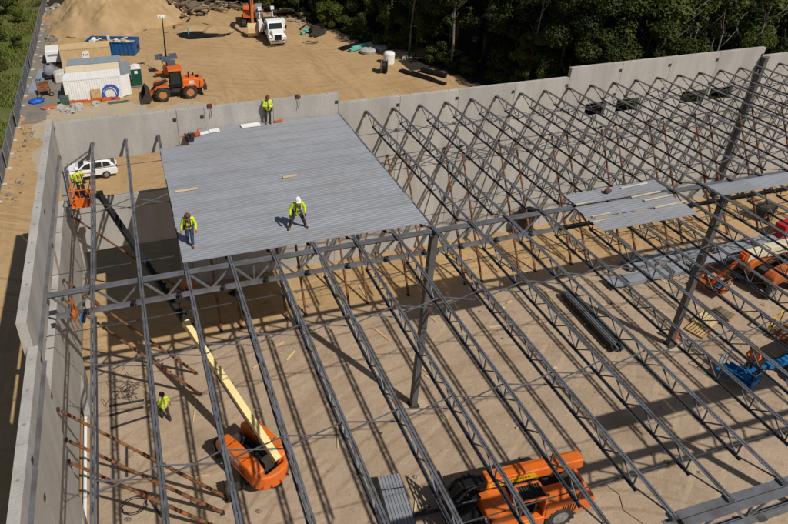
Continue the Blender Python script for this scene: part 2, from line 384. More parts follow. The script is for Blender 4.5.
# ledge angles for the roof deck
def ledge(label, a, b, z=11.2):
    mb = B(); a = Vector(a); b = Vector(b); n = Vector((1, 0, 0)) if a.x == b.x else Vector((0, -1, 0)); up = Vector((0, 0, 1))
    mb.bar(a + n * .078, b + n * .078, .15, .014); mb.bar(a + n * .008 - up * .08, b + n * .008 - up * .08, .014, .15)
    o = S(mb, 'ledger_angle', 'girder_steel', label, 'steel ledger'); return o
ledge('grey steel ledger angle along inside of the tall left wall', (0, -16.9, 11.2), (0, -1.1, 11.2))
ledge('grey steel ledger angle along the lower left wall near camera', (.16, -30.9, 11.1), (.16, -17.0, 11.1))
# corner post in the opening
mb = B(); mb.bar((.16, -.5, 7.56), (.16, -.5, 10.08), .14); mb.box((.16, -.5, 7.565), (.3, .3, .03))
mb.bar((.2, -.55, 10.1), (1.75, -.42, 11.0), .07)
S(mb, 'steel_post', 'steel', 'short grey steel post with a slanting strut in the corner window opening', 'steel post')

# ------------------------------------------------------------------ columns
YG1, YG2 = -13.44, -27.67
def column(x, y, label, h=11.0, m='dark_steel', wid=.32):
    r = T('steel_column', label, 'steel column', (x, y, 0))
    b = B(); b.box((0, 0, h / 2 + .03), (wid, wid, h - .06)); b.build('shaft', 'column_steel', r, bevel=.015)
    b = B(); b.box((0, 0, .035), (.55, .55, .05)); b.build('base_plate', 'grime', r)
    b = B()
    for i in (-1, 1):
        for j in (-1, 1): b.lathe([(.02, .06), (.02, .13)], (i * .22, j * .22, 0), n=6)
    b.build('anchor_bolt', 'dark_steel', r)
    b = B(); b.box((0, 0, h + .015), (.5, .34, .03)); b.box((wid / 2 + .09, 0, h - 1.1), (.18, .02, .35)); b.box((-wid / 2 - .09, 0, h - 1.1), (.18, .02, .35)); b.build('cap_plate', 'girder_steel', r)
    return r
D('column_steel', (.13, .125, .125), .55, .2, var=.35, scale=1.2)
column(9 * s, YG1, 'dark grey steel column holding the girder in the picture middle')
column(18 * s, YG1, 'dark grey steel column standing right of the middle beside orange lift basket')
column(27 * s, YG1, 'steel column carrying the far right end of first girder')
column(27 * s, -.22, 'dark steel column against the back wall at the end of the raised panels', 11.9)
column(9 * s, YG2, 'steel column under the near girder left of its span')
column(18 * s, YG2, 'steel column under the near girder whose shadow crosses the floor')
# footing blocks and orange marks at the column bases
for x, y, l in ((9 * s, YG1, 'pale concrete footing patch at the foot of the middle column'), (18 * s, YG1, 'pale concrete footing patch at the foot of the right column')):
    b = B(); b.blob((0, 0, 0), (.6, .5, .03), 5, 14, 5, .25); S(b, 'footing', 'crushed', l, 'footing', (x + .1, y, .01))
b = B(); b.bar((0, 0, 0), (.02, .02, 1.0), .06, .03); b.bar((-.1, 0, .02), (.12, .05, .02), .05)
S(b, 'marker_stake', 'orange_red', 'orange marker stake left of the middle column foot', 'stake', (15.6, -12.95, 0))
b = B(); b.box((0, 0, .5), (.25, .2, 1.0)); b.box((0, 0, .03), (.4, .35, .06))
S(b, 'safety_cone', 'orange_red', 'orange barrel-like marker right of the right column foot', 'marker', (33.5, -13.2, 0), bevel=.04)

# ------------------------------------------------------------------ joists
def joist_proto(name, label, cat, group, Lj, b0, b1, loc):
    r = T(name, label, cat, loc, 0, group)
    dz = .62; st = 'steel'
    b = B()
    for sx in (-1, 1):
        b.bar((sx * .046, -.04, -.008), (sx * .046, -Lj + .04, -.008), .066, .014); b.bar((sx * .018, -.04, -.045), (sx * .018, -Lj + .04, -.045), .012, .06)
    b.build('top_chord', st, r)
    b = B()
    for sx in (-1, 1):
        b.bar((sx * .04, -b0, -dz + .006), (sx * .04, -b1, -dz + .006), .056, .012); b.bar((sx * .016, -b0, -dz + .04), (sx * .016, -b1, -dz + .04), .012, .056)
    b.build('bottom_chord', 'dark_joist', r)
    nn = round((b1 - b0 - .3) / 1.3); ys = [b0 + .15 + i * (b1 - b0 - .3) / nn for i in range(nn + 1)]; h = (ys[1] - ys[0]) / 2
    bm = {}
    def wb(y0, y1):
        k = round(y1 - y0, 3)
        if k not in bm:
            m_ = B().bar((0, 0, -dz + .03), (0, -k, -.03), .036, .036); bm[k] = m_.mesh('web_bar'); bm[k].materials.append(M['dark_joist'])
        o = link('web_bar', bm[k], r); o.location = (0, -y0, 0)
    for i, y in enumerate(ys):
        wb(y, y); wb(y, y - h if i else .08); wb(y, y + h if i < nn else Lj - .08)
    for y in (.12, Lj - .12): B().box((0, -y, -.085), (.19, .24, .12)).build('bearing_seat', 'dark_joist', r)
    return r
D('dark_joist', (.085, .09, .10), .5, .25, var=.25, scale=3, rnd=.12)
J1 = 'grey open-web steel roof joist spanning from back wall to first girder'
J2 = 'grey open-web steel roof joist spanning from first girder towards the camera'
XO = {19: -.12}
L1 = -YG1 - .02; L2 = YG1 - YG2 - .04
j1 = joist_proto('roof_joist', J1, 'steel joist', 'joists from back wall to first girder', L1, 1.2, 12.3, (s, -.02, 11.25))
for i in range(2, 32):
    if i != 27: dup(j1, (i * s, -.02, 11.25))
dup(j1, (27 * s - .35, -.02, 11.25))
j2 = joist_proto('roof_joist', J2, 'steel joist', 'joists from first girder to the near girder', L2, 1.15, L2 - 1.25, (s, YG1 - .02, 11.27))
for i in range(2, 25): dup(j2, (i * s, YG1 - .02, 11.27))

# ------------------------------------------------------------------ girders
def girder(x0, x1, y, label, n0, n1, ztop=11.17, verts=(), leg=.15):
    r = T('joist_girder', label, 'steel girder', (x0, y, 0)); Lx = x1 - x0; zb = 10.03
    b = B()
    for sy in (-1, 1): b.bar((0, sy * (leg / 2 + .013), ztop - .01), (Lx, sy * (leg / 2 + .013), ztop - .01), leg, .02); b.bar((0, sy * .024, ztop - .09), (Lx, sy * .024, ztop - .09), .02, .14)
    b.build('top_chord', 'girder_steel', r)
    b = B()
    for sy in (-1, 1): b.bar((.15, sy * .082, zb + .01), (Lx - .2, sy * .082, zb + .01), .14, .02); b.bar((.15, sy * .024, zb + .08), (Lx - .2, sy * .024, zb + .08), .02, .13)
    b.build('bottom_chord', 'girder_steel', r)
    for i in range(n0, n1):
        a = i * s - x0; c = (i + 1) * s - x0; m_ = (a + c) / 2; e0 = max(a, .1); e1 = min(c, Lx - .1)
        B().bar((e0, 0, ztop - .06), (m_, 0, zb + .06), .09, .05, up=(0, 1, 0)).build('web_diagonal', 'girder_steel', r)
        B().bar((m_, .002, zb + .062), (e1, .002, ztop - .062), .09, .05, up=(0, 1, 0)).build('web_diagonal', 'girder_steel', r)
        B().box((m_ + .5, 0, zb - .0), (.28, .36, .05)).build('splice_plate', 'dark_joist', r)
    for x in verts: B().bar((x - x0, .004, zb + .03), (x - x0, .004, ztop - .03), .06, .05).build('web_post', 'girder_steel', r)
    return r
girder(.12, 9 * s - .17, YG1, 'first grey steel girder running from left wall to the middle column', 0, 9, verts=(.5 * s + 4 * s, 7.5 * s))
girder(9 * s + .17, 18 * s - .17, YG1, 'grey steel girder running from the middle column to right column', 9, 18, verts=(12.5 * s, 15.5 * s))
girder(18 * s + .17, 27 * s - .17, YG1, 'grey steel girder running right from the right column under loose deck', 18, 27)
girder(9 * s + .17, 18 * s - .17, YG2, 'near grey steel girder crossing the bottom right corner', 9, 18, verts=(10.5 * s,), leg=.22)
girder(18 * s + .17, 27 * s - .17, YG2, 'near grey steel girder beyond the right edge of the picture', 18, 27)

# ------------------------------------------------------------------ bridging between joists
def bridging(y, z, x0, x1, label):
    b = B(); b.bar((x0, 0, 0), (x1, 0, 0), .026, .026); S(b, 'bridging_rod', 'dark_joist', label, 'steel rod', (0, y, z))
bridging(-2.1, 10.60, .1, 56, 'thin horizontal bridging rod below the joists next to back wall')
bridging(-6.7, 10.60, .1, 56, 'thin horizontal bridging rod below mid joists of the back bay')
bridging(-11.4, 10.60, .1, 56, 'thin horizontal bridging rod below the joists just behind first girder')
bridging(-15.2, 10.62, .1, 43, 'thin horizontal bridging rod below joists just in front of first girder')
bridging(-25.9, 10.62, .1, 43, 'thin horizontal bridging rod below joists beside the near girder')
def xbrace(y, ztop, i0, i1, label, group):
    proto = None
    for i in range(i0, i1):
        if proto is None:
            proto = T('cross_bridging', label, 'cross brace', (i * s, y, ztop), 0, group)
            B().bar((.03, -.012, -.05), (s - .03, -.012, -.60), .035, .03).build('brace_bar', 'steel', proto)
            B().bar((.03, .012, -.60), (s - .03, .012, -.05), .035, .03).build('brace_bar', 'steel', proto)
        else: dup(proto, (i * s, y, ztop))
xbrace(-6.9, 11.24, 10, 30, 'crossed steel bridging between the joists of back bay', 'cross bridging of the back bay')
xbrace(-6.9, 11.24, 1, 3, 'crossed steel bridging between the leftmost joists left of the large deck', 'cross bridging left of the deck')
xbrace(-2.7, 11.24, 10, 30, 'crossed steel bridging between joists close to the back wall', 'cross bridging by the back wall')
xbrace(-11.0, 11.24, 10, 30, 'crossed steel bridging between the joists just behind first girder', 'cross bridging behind the girder')
xbrace(-17.75, 11.26, 1, 24, 'crossed steel bridging between joists in row nearer first girder', 'cross bridging rows in front of first girder')
xbrace(-22.3, 11.26, 1, 24, 'crossed steel bridging between joists in the row nearer the camera', 'cross bridging nearest the camera')

# ------------------------------------------------------------------ rusty wall braces
def brace(p, q, label, group=None):
    p = Vector(p); q = Vector(q); r = T('wall_brace', label, 'wall brace', tuple(q), 0, group); d = p - q; m_ = d * .56
    B().tube([Vector((0, 0, .06)) + d.normalized() * .1, m_], .078, 8).build('lower_tube', 'rust', r)
    B().tube([m_ * .98, d * .985], .06, 8).build('upper_tube', 'rust', r)
    b = B(); b.box((0, 0, .02), (.2, .22, .04)); b.bar((0, 0, .04), (0, 0, .16), .08); b.build('foot_shoe', 'grime', r)
    b = B(); b.box(d, (.1, .1, .16)); b.build('wall_shoe', 'grime', r)
    return r
first = None
for k in range(2, 15):
    for dx in (-.62, .62):
        x = k * PW + dx
        if first is None: first = brace((x, -.09, 7.85), (x, -4.95, 0), 'rusty pipe brace propping the back wall', 'rusty braces along the back wall')
        else: dup(first, (x, -4.95 - (.9 if random.random() < .2 else 0) * 0, 0))
lb = [((.1, -8.8, 8.4), (5.64, -8.0, 0), 'rusty pipe brace on the left wall, upper one crossing the first girder'), ((.1, -10.2, 8.4), (5.65, -9.62, 0), 'rusty pipe brace on the left wall ending near the yellow-shirted man'),
      ((.1, -16.4, 8.1), (6.0, -16.1, 0), 'rusty pipe brace low on the left wall, topmost of the near three'), ((.26, -17.1, 7.2), (5.66, -16.75, 0), 'rusty pipe brace low on the left wall, middle of near three'),
      ((.26, -17.6, 6.6), (5.44, -17.5, 0), 'rusty pipe brace low on the left wall, lowest of near three'), ((.1, -1.35, 7.4), (6.3, -1.3, 0), 'rusty pipe brace in the far left corner behind the boom')]
for p, q, l in lb: brace(p, q, l)

# ------------------------------------------------------------------ roof deck sheets
def sheet_mesh(Lx, wy=.9, dep=.006, p=.1524, off=0):
    prof = []
    n = int(round(wy / p)); p = wy / n
    for i in range(n):
        y = i * p
        prof += [(y, dep), (y + p * .84, dep), (y + p * .88, 0), (y + p * .96, 0)]
    prof += [(wy + .018, dep)]
    vs = [(x, y, z) for x in (0, Lx) for y, z in prof]; m = len(prof)
    me = B().add(vs, [(i, i + 1, m + i + 1, m + i) for i in range(m - 1)]).mesh('deck_sheet'); me.materials.append(M['galv']); return me
def sheet(me, loc, label, group, rz=0, tilt=0):
    o = link('deck_sheet', me); o.location = loc; o.rotation_euler = (0, tilt, rz); sm = o.modifiers.new('thick', 'SOLIDIFY'); sm.thickness = .004; sm.offset = -1
    return tag(o, label, 'deck sheet', group)
ZD = 11.256
mA = sheet_mesh(5.52, .912); mC = sheet_mesh(3.9, .912)
DL = 'grey corrugated steel roof sheet in the large finished deck'
for r_ in range(14):
    y = -12.93 + r_ * .914
    top = r_ >= 12
    jit = random.uniform(-.03, .03)
    if top: sheet(mC, (7.05 + jit, y, ZD), DL, 'sheets of the large roof deck')
    else: sheet(mA, (5.42 + jit, y, ZD), DL, 'sheets of the large roof deck')
    sheet(mA, (10.93 + jit, y, ZD + .0035), DL, 'sheets of the large roof deck')
mS = sheet_mesh(1.72, .98); mS2 = sheet_mesh(1.55, .98)
def strip(x0, x1, y, n, labels, rz=0.):
    Lx = (x1 - x0) / n; me = sheet_mesh(Lx - .015, .98)
    for i in range(n): sheet(me, (x0 + i * Lx, y + i * Lx * math.sin(rz), ZD + .02), labels, 'loose deck sheets right of middle', rz)
strip(23.75, 29.05, -13.52, 3, 'loose grey deck sheet in the farthest of the three short strips', .015)
strip(23.55, 28.75, -14.64, 3, 'loose grey deck sheet in the middle one of the three short strips', .0)
strip(23.5, 28.75, -15.7, 3, 'loose grey deck sheet in the nearest of the three short strips', .0)
strip(31.15, 42.2, -14.66, 5, 'loose grey deck sheet in the long strip at the right edge on the girder', .0)
strip(29.5, 41.0, -26.2, 5, 'loose grey deck sheet beside the near girder beyond the right edge', .0)
# boards, tools on the deck
def board(x, y, L, rz, m, label, z=11.30, wd=.14, h=.04, g=None):
    b = B(); b.box((0, 0, h / 2), (L, wd, h)); S(b, 'board', m, label, 'board', (x, y, z), rz, g)
board(6.25, -7.05, 1.1, .06, 'wood_pale', 'pale wooden strip at the left edge of the large deck', 11.3)
board(11.5, -7.1, .75, .07, 'wood_pale', 'pale wooden strip near the centre of the large deck', 11.3)
for x, y, L, l in ((27.6, -12.75, 1.6, 'white plank on the farthest short deck strip'), (27.55, -13.62, 1.75, 'tan plank lying between the far and middle deck strips'), (27.9, -14.05, 1.7, 'pale plank on the middle short deck strip'),
                   (28.0, -14.72, 1.9, 'pale tan plank on the edge of the nearest short strip'), (24.2, -13.5, 1.0, 'short yellowish plank at the left end of the far deck strip'), (24.25, -14.6, 1.0, 'short yellowish plank at the left end of the middle deck strip'), (23.9, -15.0, .9, 'short yellowish plank at the left end of the nearest deck strip')):
    board(x, y, L, .05, 'white_dirty' if 'white' in l else 'plank', l, 11.33, .085 if L > 1.2 else .05, .04)
b = B(); b.blob((0, 0, .09), (.2, .15, .12), 3, 10, 6, .2); b.tube([(-.14, 0, .15), (0, .1, .24), (.14, 0, .15)], .02); S(b, 'tool_bag', 'hat_brown', 'brown tool bag on the farthest short deck strip', 'tool bag', (25.9, -12.95, 11.32))
b = B(); b.box((0, 0, .03), (1.15, .42, .06)); S(b, 'paper_sheet', 'white', 'white rectangular pack at the back man\'s feet on the deck', 'package', (10.85, -.42, 11.3), .05)
b = B(); b.box((-.3, 0, .04), (.75, .25, .07), .1); b.box((.42, .08, .05), (.6, .3, .09), -.05); S(b, 'cardboard_pack', 'white', 'two white flattened packs at the back edge of the deck', 'package', (8.25, -.75, 11.3), .1)
b = B(); b.box((0, 0, .12), (.5, .2, .2)); b.tube([(-.3, 0, .1), (-.55, .1, .08), (-.9, .1, .05)], .04); b.tube([(.1, 0, .25), (.15, 0, .4), (.35, 0, .4)], .03); S(b, 'power_saw', 'orange_red', 'orange power saw at the back edge of the deck', 'saw', (7.55, -.95, 11.3), .1, bevel=.03)
b = B(); b.lathe([(.24, 0), (.26, .32), (.2, .34)], (0, 0, 0), n=12); b.tube([(-.24, 0, .3), (0, 0, .52), (.24, 0, .3)], .02); b.box((.12, -.18, .36), (.28, .2, .2), .4); S(b, 'tool_bucket', 'dark_cloth', 'dark tool bucket at the far left of the deck edge', 'bucket', (6.3 + .85, -1.45, 11.3))
b = B(); b.box((0, 0, .05), (.5, .14, .1)); b.box((.2, .1, .05), (.2, .2, .08)); S(b, 'screw_gun', 'orange_red', 'orange tool lying right of the back man on the deck', 'power tool', (12.55, -.35, 11.3), bevel=.02)
# brackets on the parapet behind the deck
for x, l in ((8.6, 'rusty anchor bracket hung over the parapet left of the back man'), (13.9, 'rusty anchor bracket hung over the parapet right of the back man')):
    b = B(); b.box((0, .1, .06), (.26, .4, .08)); b.tube([(0, -.14, .02), (.03, -.16, -.3), (-.03, -.15, -.6)], .02, 6); b.blob((0, .05, .1), (.15, .13, .08), 4); S(b, 'anchor_bracket', 'hat_brown', l, 'anchor bracket', (x, 0, ZT))


# ------------------------------------------------------------------ people
def caps(mb, p, q, r0, r1, n=8):
    p, q = Vector(p), Vector(q); d = q - p; L = d.length; d.normalize()
    pts = [p - d * r0 * .95, p - d * r0 * .6, p, q, q + d * r1 * .6, q + d * r1 * .95]
    mb.tube(pts, [r0 * .3, r0 * .8, r0, r1, r1 * .8, r1 * .3], n); return mb
def limb(mb, pts, rs):
    for i in range(len(pts) - 1): caps(mb, pts[i], pts[i + 1], rs[i], rs[i + 1])
def ell(mb, c, r, n=14, m=10, rot=None):
    vs = []
    for i in range(m + 1):
        th = math.pi * i / m
        for k in range(n):
            ph = 2 * math.pi * k / n; v = Vector((r[0] * math.sin(th) * math.cos(ph), r[1] * math.sin(th) * math.sin(ph), r[2] * math.cos(th)))
            if rot: v = rot @ v
            vs.append(v + Vector(c))
    mb.add(vs, [(i * n + k, (i + 1) * n + k, (i + 1) * n + (k + 1) % n, i * n + (k + 1) % n) for i in range(m) for k in range(n)])
def fused(mb, name, m, parent, vox):
    o = mb.build(name, m, parent, smooth=True); md = o.modifiers.new('fuse', 'REMESH'); md.mode = 'VOXEL'; md.voxel_size = vox; md.use_smooth_shade = True
    return o
def person(label, loc, rz, pose, shirt='hivis', pants='dark_cloth', hat='hat_white', sleeves='long', harness=False, gloves=None, vest=None, hood=False, skin='skin_tan', group=None):
    """pose: joints in metres, x right / y forward / z up, person faces +y"""
    J = dict(pel=(0, 0, .94), chest=(0, 0, 1.28), neck=(0, .0, 1.47), head=(0, .03, 1.63), ls=(-.185, 0, 1.40), rs=(.185, 0, 1.40), le=(-.25, -.02, 1.12), re=(.25, -.02, 1.12), lw=(-.27, .1, .89), rw=(.27, .1, .89),
             lh=(-.095, 0, .92), rh=(.095, 0, .92), lk=(-.11, .04, .50), rk=(.11, .04, .50), la=(-.12, 0, .09), ra=(.12, 0, .09), lt=(-.14, .16, .045), rt=(.14, .16, .045), pitch=0.)
    J.update(pose); V = {k: Vector(v) for k, v in J.items() if k != 'pitch'}
    root = T('person', label, 'person', loc, rz, group)
    rot = Matrix.Rotation(-J['pitch'], 3, 'X'); H = V['head']
    b = B()
    ell(b, H, (.076, .096, .118), rot=rot); ell(b, H + rot @ Vector((0, .095, -.012)), (.014, .022, .022)); ell(b, H + rot @ Vector((0, .045, -.085)), (.05, .05, .035))
    for sx in (-1, 1): ell(b, H + rot @ Vector((sx * .078, -.005, -.01)), (.012, .025, .032)); ell(b, H + rot @ Vector((sx * .032, .086, .028)), (.024, .014, .01))
    limb(b, [V['neck'] - Vector((0, 0, .06)), H - Vector((0, 0, .06))], [.06, .055])
    limb(b, [V['pel'], V['chest'], V['neck'] - Vector((0, 0, .04))], [.125, .14, .07])
    for a in 'lr':
        limb(b, [V[a + 's'], V[a + 'e'], V[a + 'w']], [.058, .046, .03]); limb(b, [V[a + 'h'], V[a + 'k'], V[a + 'a']], [.088, .062, .042]); limb(b, [V[a + 'a'], V[a + 't']], [.045, .036])
        d = (V[a + 'w'] - V[a + 'e']).normalized(); side = d.cross(Vector((0, 1, 0))); side = side.normalized() if side.length > .1 else Vector((1, 0, 0)); nrm = side.cross(d)
        pw = V[a + 'w']; limb(b, [pw, pw + d * .05, pw + d * .085], [.028, .036, .036])
        for i, (o, L) in enumerate(((-.03, .062), (-.01, .075), (.01, .07), (.03, .055))):
            k0 = pw + d * .09 + side * o; k1 = k0 + d * L * .5 + nrm * .006; k2 = k1 + d * L * .4 + nrm * .022; limb(b, [k0, k1, k2], [.0125, .011, .0095])
        limb(b, [pw + d * .03 + side * .03, pw + d * .07 + side * .058 + nrm * .01, pw + d * .1 + side * .062 + nrm * .025], [.015, .013, .011])
    fused(b, 'body', skin, root, .0125)
    # shirt
    b = B(); wd = Vector((.055, 0, 0))
    for sg in (-1, 1):
        limb(b, [V['pel'] + wd * sg * 1.1 - Vector((0, 0, .04)), V['chest'] + wd * sg * 1.2, V['neck'] * .75 + V['chest'] * .25 + wd * sg * .5], [.122, .128, .075])
    for a in 'lr':
        end = V[a + 'w'] if sleeves == 'long' else V[a + 's'] * .35 + V[a + 'e'] * .65
        limb(b, [V['neck'] * .3 + V[a + 's'] * .7, V[a + 's'], V[a + 'e']] if sleeves == 'long' else [V['neck'] * .3 + V[a + 's'] * .7, V[a + 's'], end], [.075, .078, .066])
        if sleeves == 'long': limb(b, [V[a + 'e'], end], [.064, .046])
    if hood: ell(b, V['neck'] + Vector((0, -.06, .03)), (.12, .09, .09))
    sh = fused(b, 'shirt', shirt, root, .02)
    b = B()
    for a in 'lr': limb(b, [V['pel'] * .6 + V[a + 'h'] * .4 + Vector((0, 0, .03)), V[a + 'h'], V[a + 'k'], V[a + 'a'] + Vector((0, 0, .03))], [.115, .108, .08, .068])
    fused(b, 'trousers', pants, root, .02)
    b = B()
    for a in 'lr':
        limb(b, [V[a + 'a'] + Vector((0, 0, .06)), V[a + 'a']], [.06, .058]); limb(b, [V[a + 'a'] - Vector((0, 0, .035)), V[a + 't']], [.055, .046])
    fused(b, 'boots', 'boot', root, .015)
    if gloves:
        b = B()
        for a in 'lr': d = (V[a + 'w'] - V[a + 'e']).normalized(); limb(b, [V[a + 'w'], V[a + 'w'] + d * .08, V[a + 'w'] + d * .15], [.036, .048, .03])
        fused(b, 'gloves', gloves, root, .012)
    if harness:
        b = B(); c, n_, p = V['chest'], V['neck'], V['pel']; f = Vector((0, .155, 0))
        for sg in (-1, 1):
            for q in (f, -f): b.tube([n_ + Vector((sg * .1, 0, -.02)) + q * .25, c + Vector((sg * .09, 0, .06)) + q, p + Vector((sg * .1, 0, .08)) + q * .98], .022, 6)
            b.tube([p + Vector((sg * .17, 0, .0)), p + Vector((sg * .15, .1, -.12)), p + Vector((sg * .05, .06, -.2))], .022, 6)
        b.tube([p + Vector((.2 * math.cos(t * .5236), .152 * math.sin(t * .5236), .06)) for t in range(13)], .026, 6)
        b.tube([c + Vector((-.1, .16, .04)), c + Vector((.1, .16, .04))], .02, 6); b.box(p + Vector((.24, -.02, -.05)), (.1, .16, .2))
        b.build('harness', 'dark_cloth', root)
    if hat in ('hat_white', 'hat_brown', 'hat_yellow', 'hat_dark'):
        b = B(); n = 16; prof = [(.125, 0), (.122, .04), (.108, .085), (.075, .12), (.03, .135)]
        b.lathe(prof, (0, 0, 0), n=n); b.lathe([(.128, -.006), (.14, .0), (.135, .008)], (0, .015, 0), n=n); b.box((0, .14, .0), (.16, .08, .012))
        b.box((0, -.01, .128), (.03, .18, .022))
        b.v = [tuple(rot @ Vector(v) + H + rot @ Vector((0, 0, .035))) for v in b.v]; b.build('hard_hat', hat, root, smooth=False)
    b = B(); c, p = V['chest'], V['pel']; m_ = c * .55 + p * .45
    ring = lambda q, rx, ry: [q + Vector((rx * math.cos(t * .5236), ry * math.sin(t * .5236), 0)) for t in range(13)]
    b.tube(ring(m_, .195, .142), .012, 6)
    for sg in (-1, 1): b.tube([V['neck'] + Vector((sg * .1, -.07, .01)), V['neck'] + Vector((sg * .1, .07, -.0)), c + Vector((sg * .1, .14, .02)), m_ + Vector((sg * .1, .142, 0))], .012, 6)
    b.build('reflective_band', 'lime_band', root)
    b = B(); ell(b, H + rot @ Vector((0, -.03, .02)), (.08, .085, .095), rot=rot); b.build('hair', 'hair', root, smooth=True)
    b = B()
    for sx in (-1, 1): ell(b, H + rot @ Vector((sx * .032, .088, .012)), (.013, .008, .008), 8, 6)
    b.build('eyes', 'black', root)
    return root
ZDK = ZD + .014
person('man in yellow shirt, black harness and white hard hat standing wide-legged mid-deck', (10.62, -11.72, ZDK), R(178),
       dict(pel=(0, -.04, .86), chest=(0, .02, 1.2), neck=(0, .07, 1.38), head=(.02, .14, 1.53), ls=(-.19, .05, 1.32), rs=(.19, .05, 1.32), le=(-.31, .06, 1.07), re=(.33, .02, 1.05), lw=(-.30, .2, .86), rw=(.36, .14, .82), lh=(-.1, -.04, .85), rh=(.1, -.04, .85),
            lk=(-.25, .06, .46), rk=(.27, .03, .46), la=(-.36, -.02, .09), ra=(.36, -.02, .09), lt=(-.43, .13, .045), rt=(.44, .12, .045), pitch=.5), harness=True, gloves='dark_cloth')
person('man in yellow shirt and jeans with brown hard hat looking down at left deck edge', (5.88, -11.7, ZDK), R(172),
       dict(chest=(0, .05, 1.26), neck=(0, .11, 1.44), head=(.0, .19, 1.57), ls=(-.19, .09, 1.38), rs=(.19, .09, 1.38), le=(-.29, .12, 1.12), re=(.28, .06, 1.11), lw=(-.3, .27, .92), rw=(.31, .17, .88), lk=(-.1, .16, .52), rk=(.1, .0, .5), la=(-.1, .17, .09), ra=(.11, -.2, .12), lt=(-.11, .33, .045), rt=(.12, -.05, .045), pitch=.8),
       pants='denim', hat='hat_brown', harness=True, gloves='orange_red')
person('man in yellow hooded shirt standing at back parapet with hands together', (11.95, -.3, ZDK), R(176),
       dict(le=(-.27, .06, 1.14), re=(.27, .06, 1.14), lw=(-.06, .24, 1.12), rw=(.06, .25, 1.16), head=(0, .05, 1.62), pitch=.25), hat='hat_brown', hood=True, gloves='dark_cloth')
person('man in lime yellow T-shirt and dark cap walking alone on the floor', (3.72, -10.75, 0), R(20),
       dict(le=(-.27, .05, 1.14), re=(.28, -.08, 1.13), lw=(-.25, .24, .97), rw=(.3, -.05, .88), lk=(-.1, .2, .52), rk=(.11, -.02, .5), la=(-.1, .16, .09), ra=(.12, -.26, .13), lt=(-.1, .32, .045), rt=(.13, -.12, .05), head=(0, .05, 1.63)), sleeves='short', hat='hat_dark').scale = (1.08, 1.08, 1.05)
person('man in orange vest on the floor behind first girder', (6.15, -1.3, 0), R(185), dict(le=(-.3, .05, 1.14), re=(.3, .05, 1.14)), shirt='hivis_orange', hat='hat_dark')

# ------------------------------------------------------------------ machine parts
def wheel(root, pos, r, wd, rim, lugs=0, yaw=0., steer=False):
    ax = Matrix.Rotation(yaw, 3, 'Z') @ Vector((0, 1, 0)); h = wd / 2
    b = B(); b.lathe([(r * .58, -h * .9), (r * .86, -h), (r * .98, -h * .8), (r, -h * .4), (r, h * .4), (r * .98, h * .8), (r * .86, h), (r * .58, h * .9)], (0, 0, 0), ax, 24)
    if lugs:
        fx = Matrix.Rotation(yaw, 3, 'Z') @ Vector((1, 0, 0))
        for k in range(lugs):
            for sg in (-1, 1):
                a = 2 * math.pi * (k + (sg > 0) * .5) / lugs; d = fx * math.cos(a) + Vector((0, 0, 1)) * math.sin(a); a2 = a + .25; d2 = fx * math.cos(a2) + Vector((0, 0, 1)) * math.sin(a2)
                b.bar(d * (r * .99) + ax * sg * h * .95, d2 * (r * 1.0) + ax * sg * .02, r * .11, r * .1, up=d)
    t = b.build('wheel', 'rubber', root, smooth=False); t.location = pos
    b = B(); b.lathe([(r * .56, -h * .93), (r * .5, -h * .8), (r * .3, -h * .55), (r * .22, -h * .95), (r * .12, -h), (r * .12, h), (r * .22, h * .95), (r * .3, h * .55), (r * .5, h * .8), (r * .56, h * .93)], (0, 0, 0), ax, 20)
    b.build('rim', rim, t)
    return t

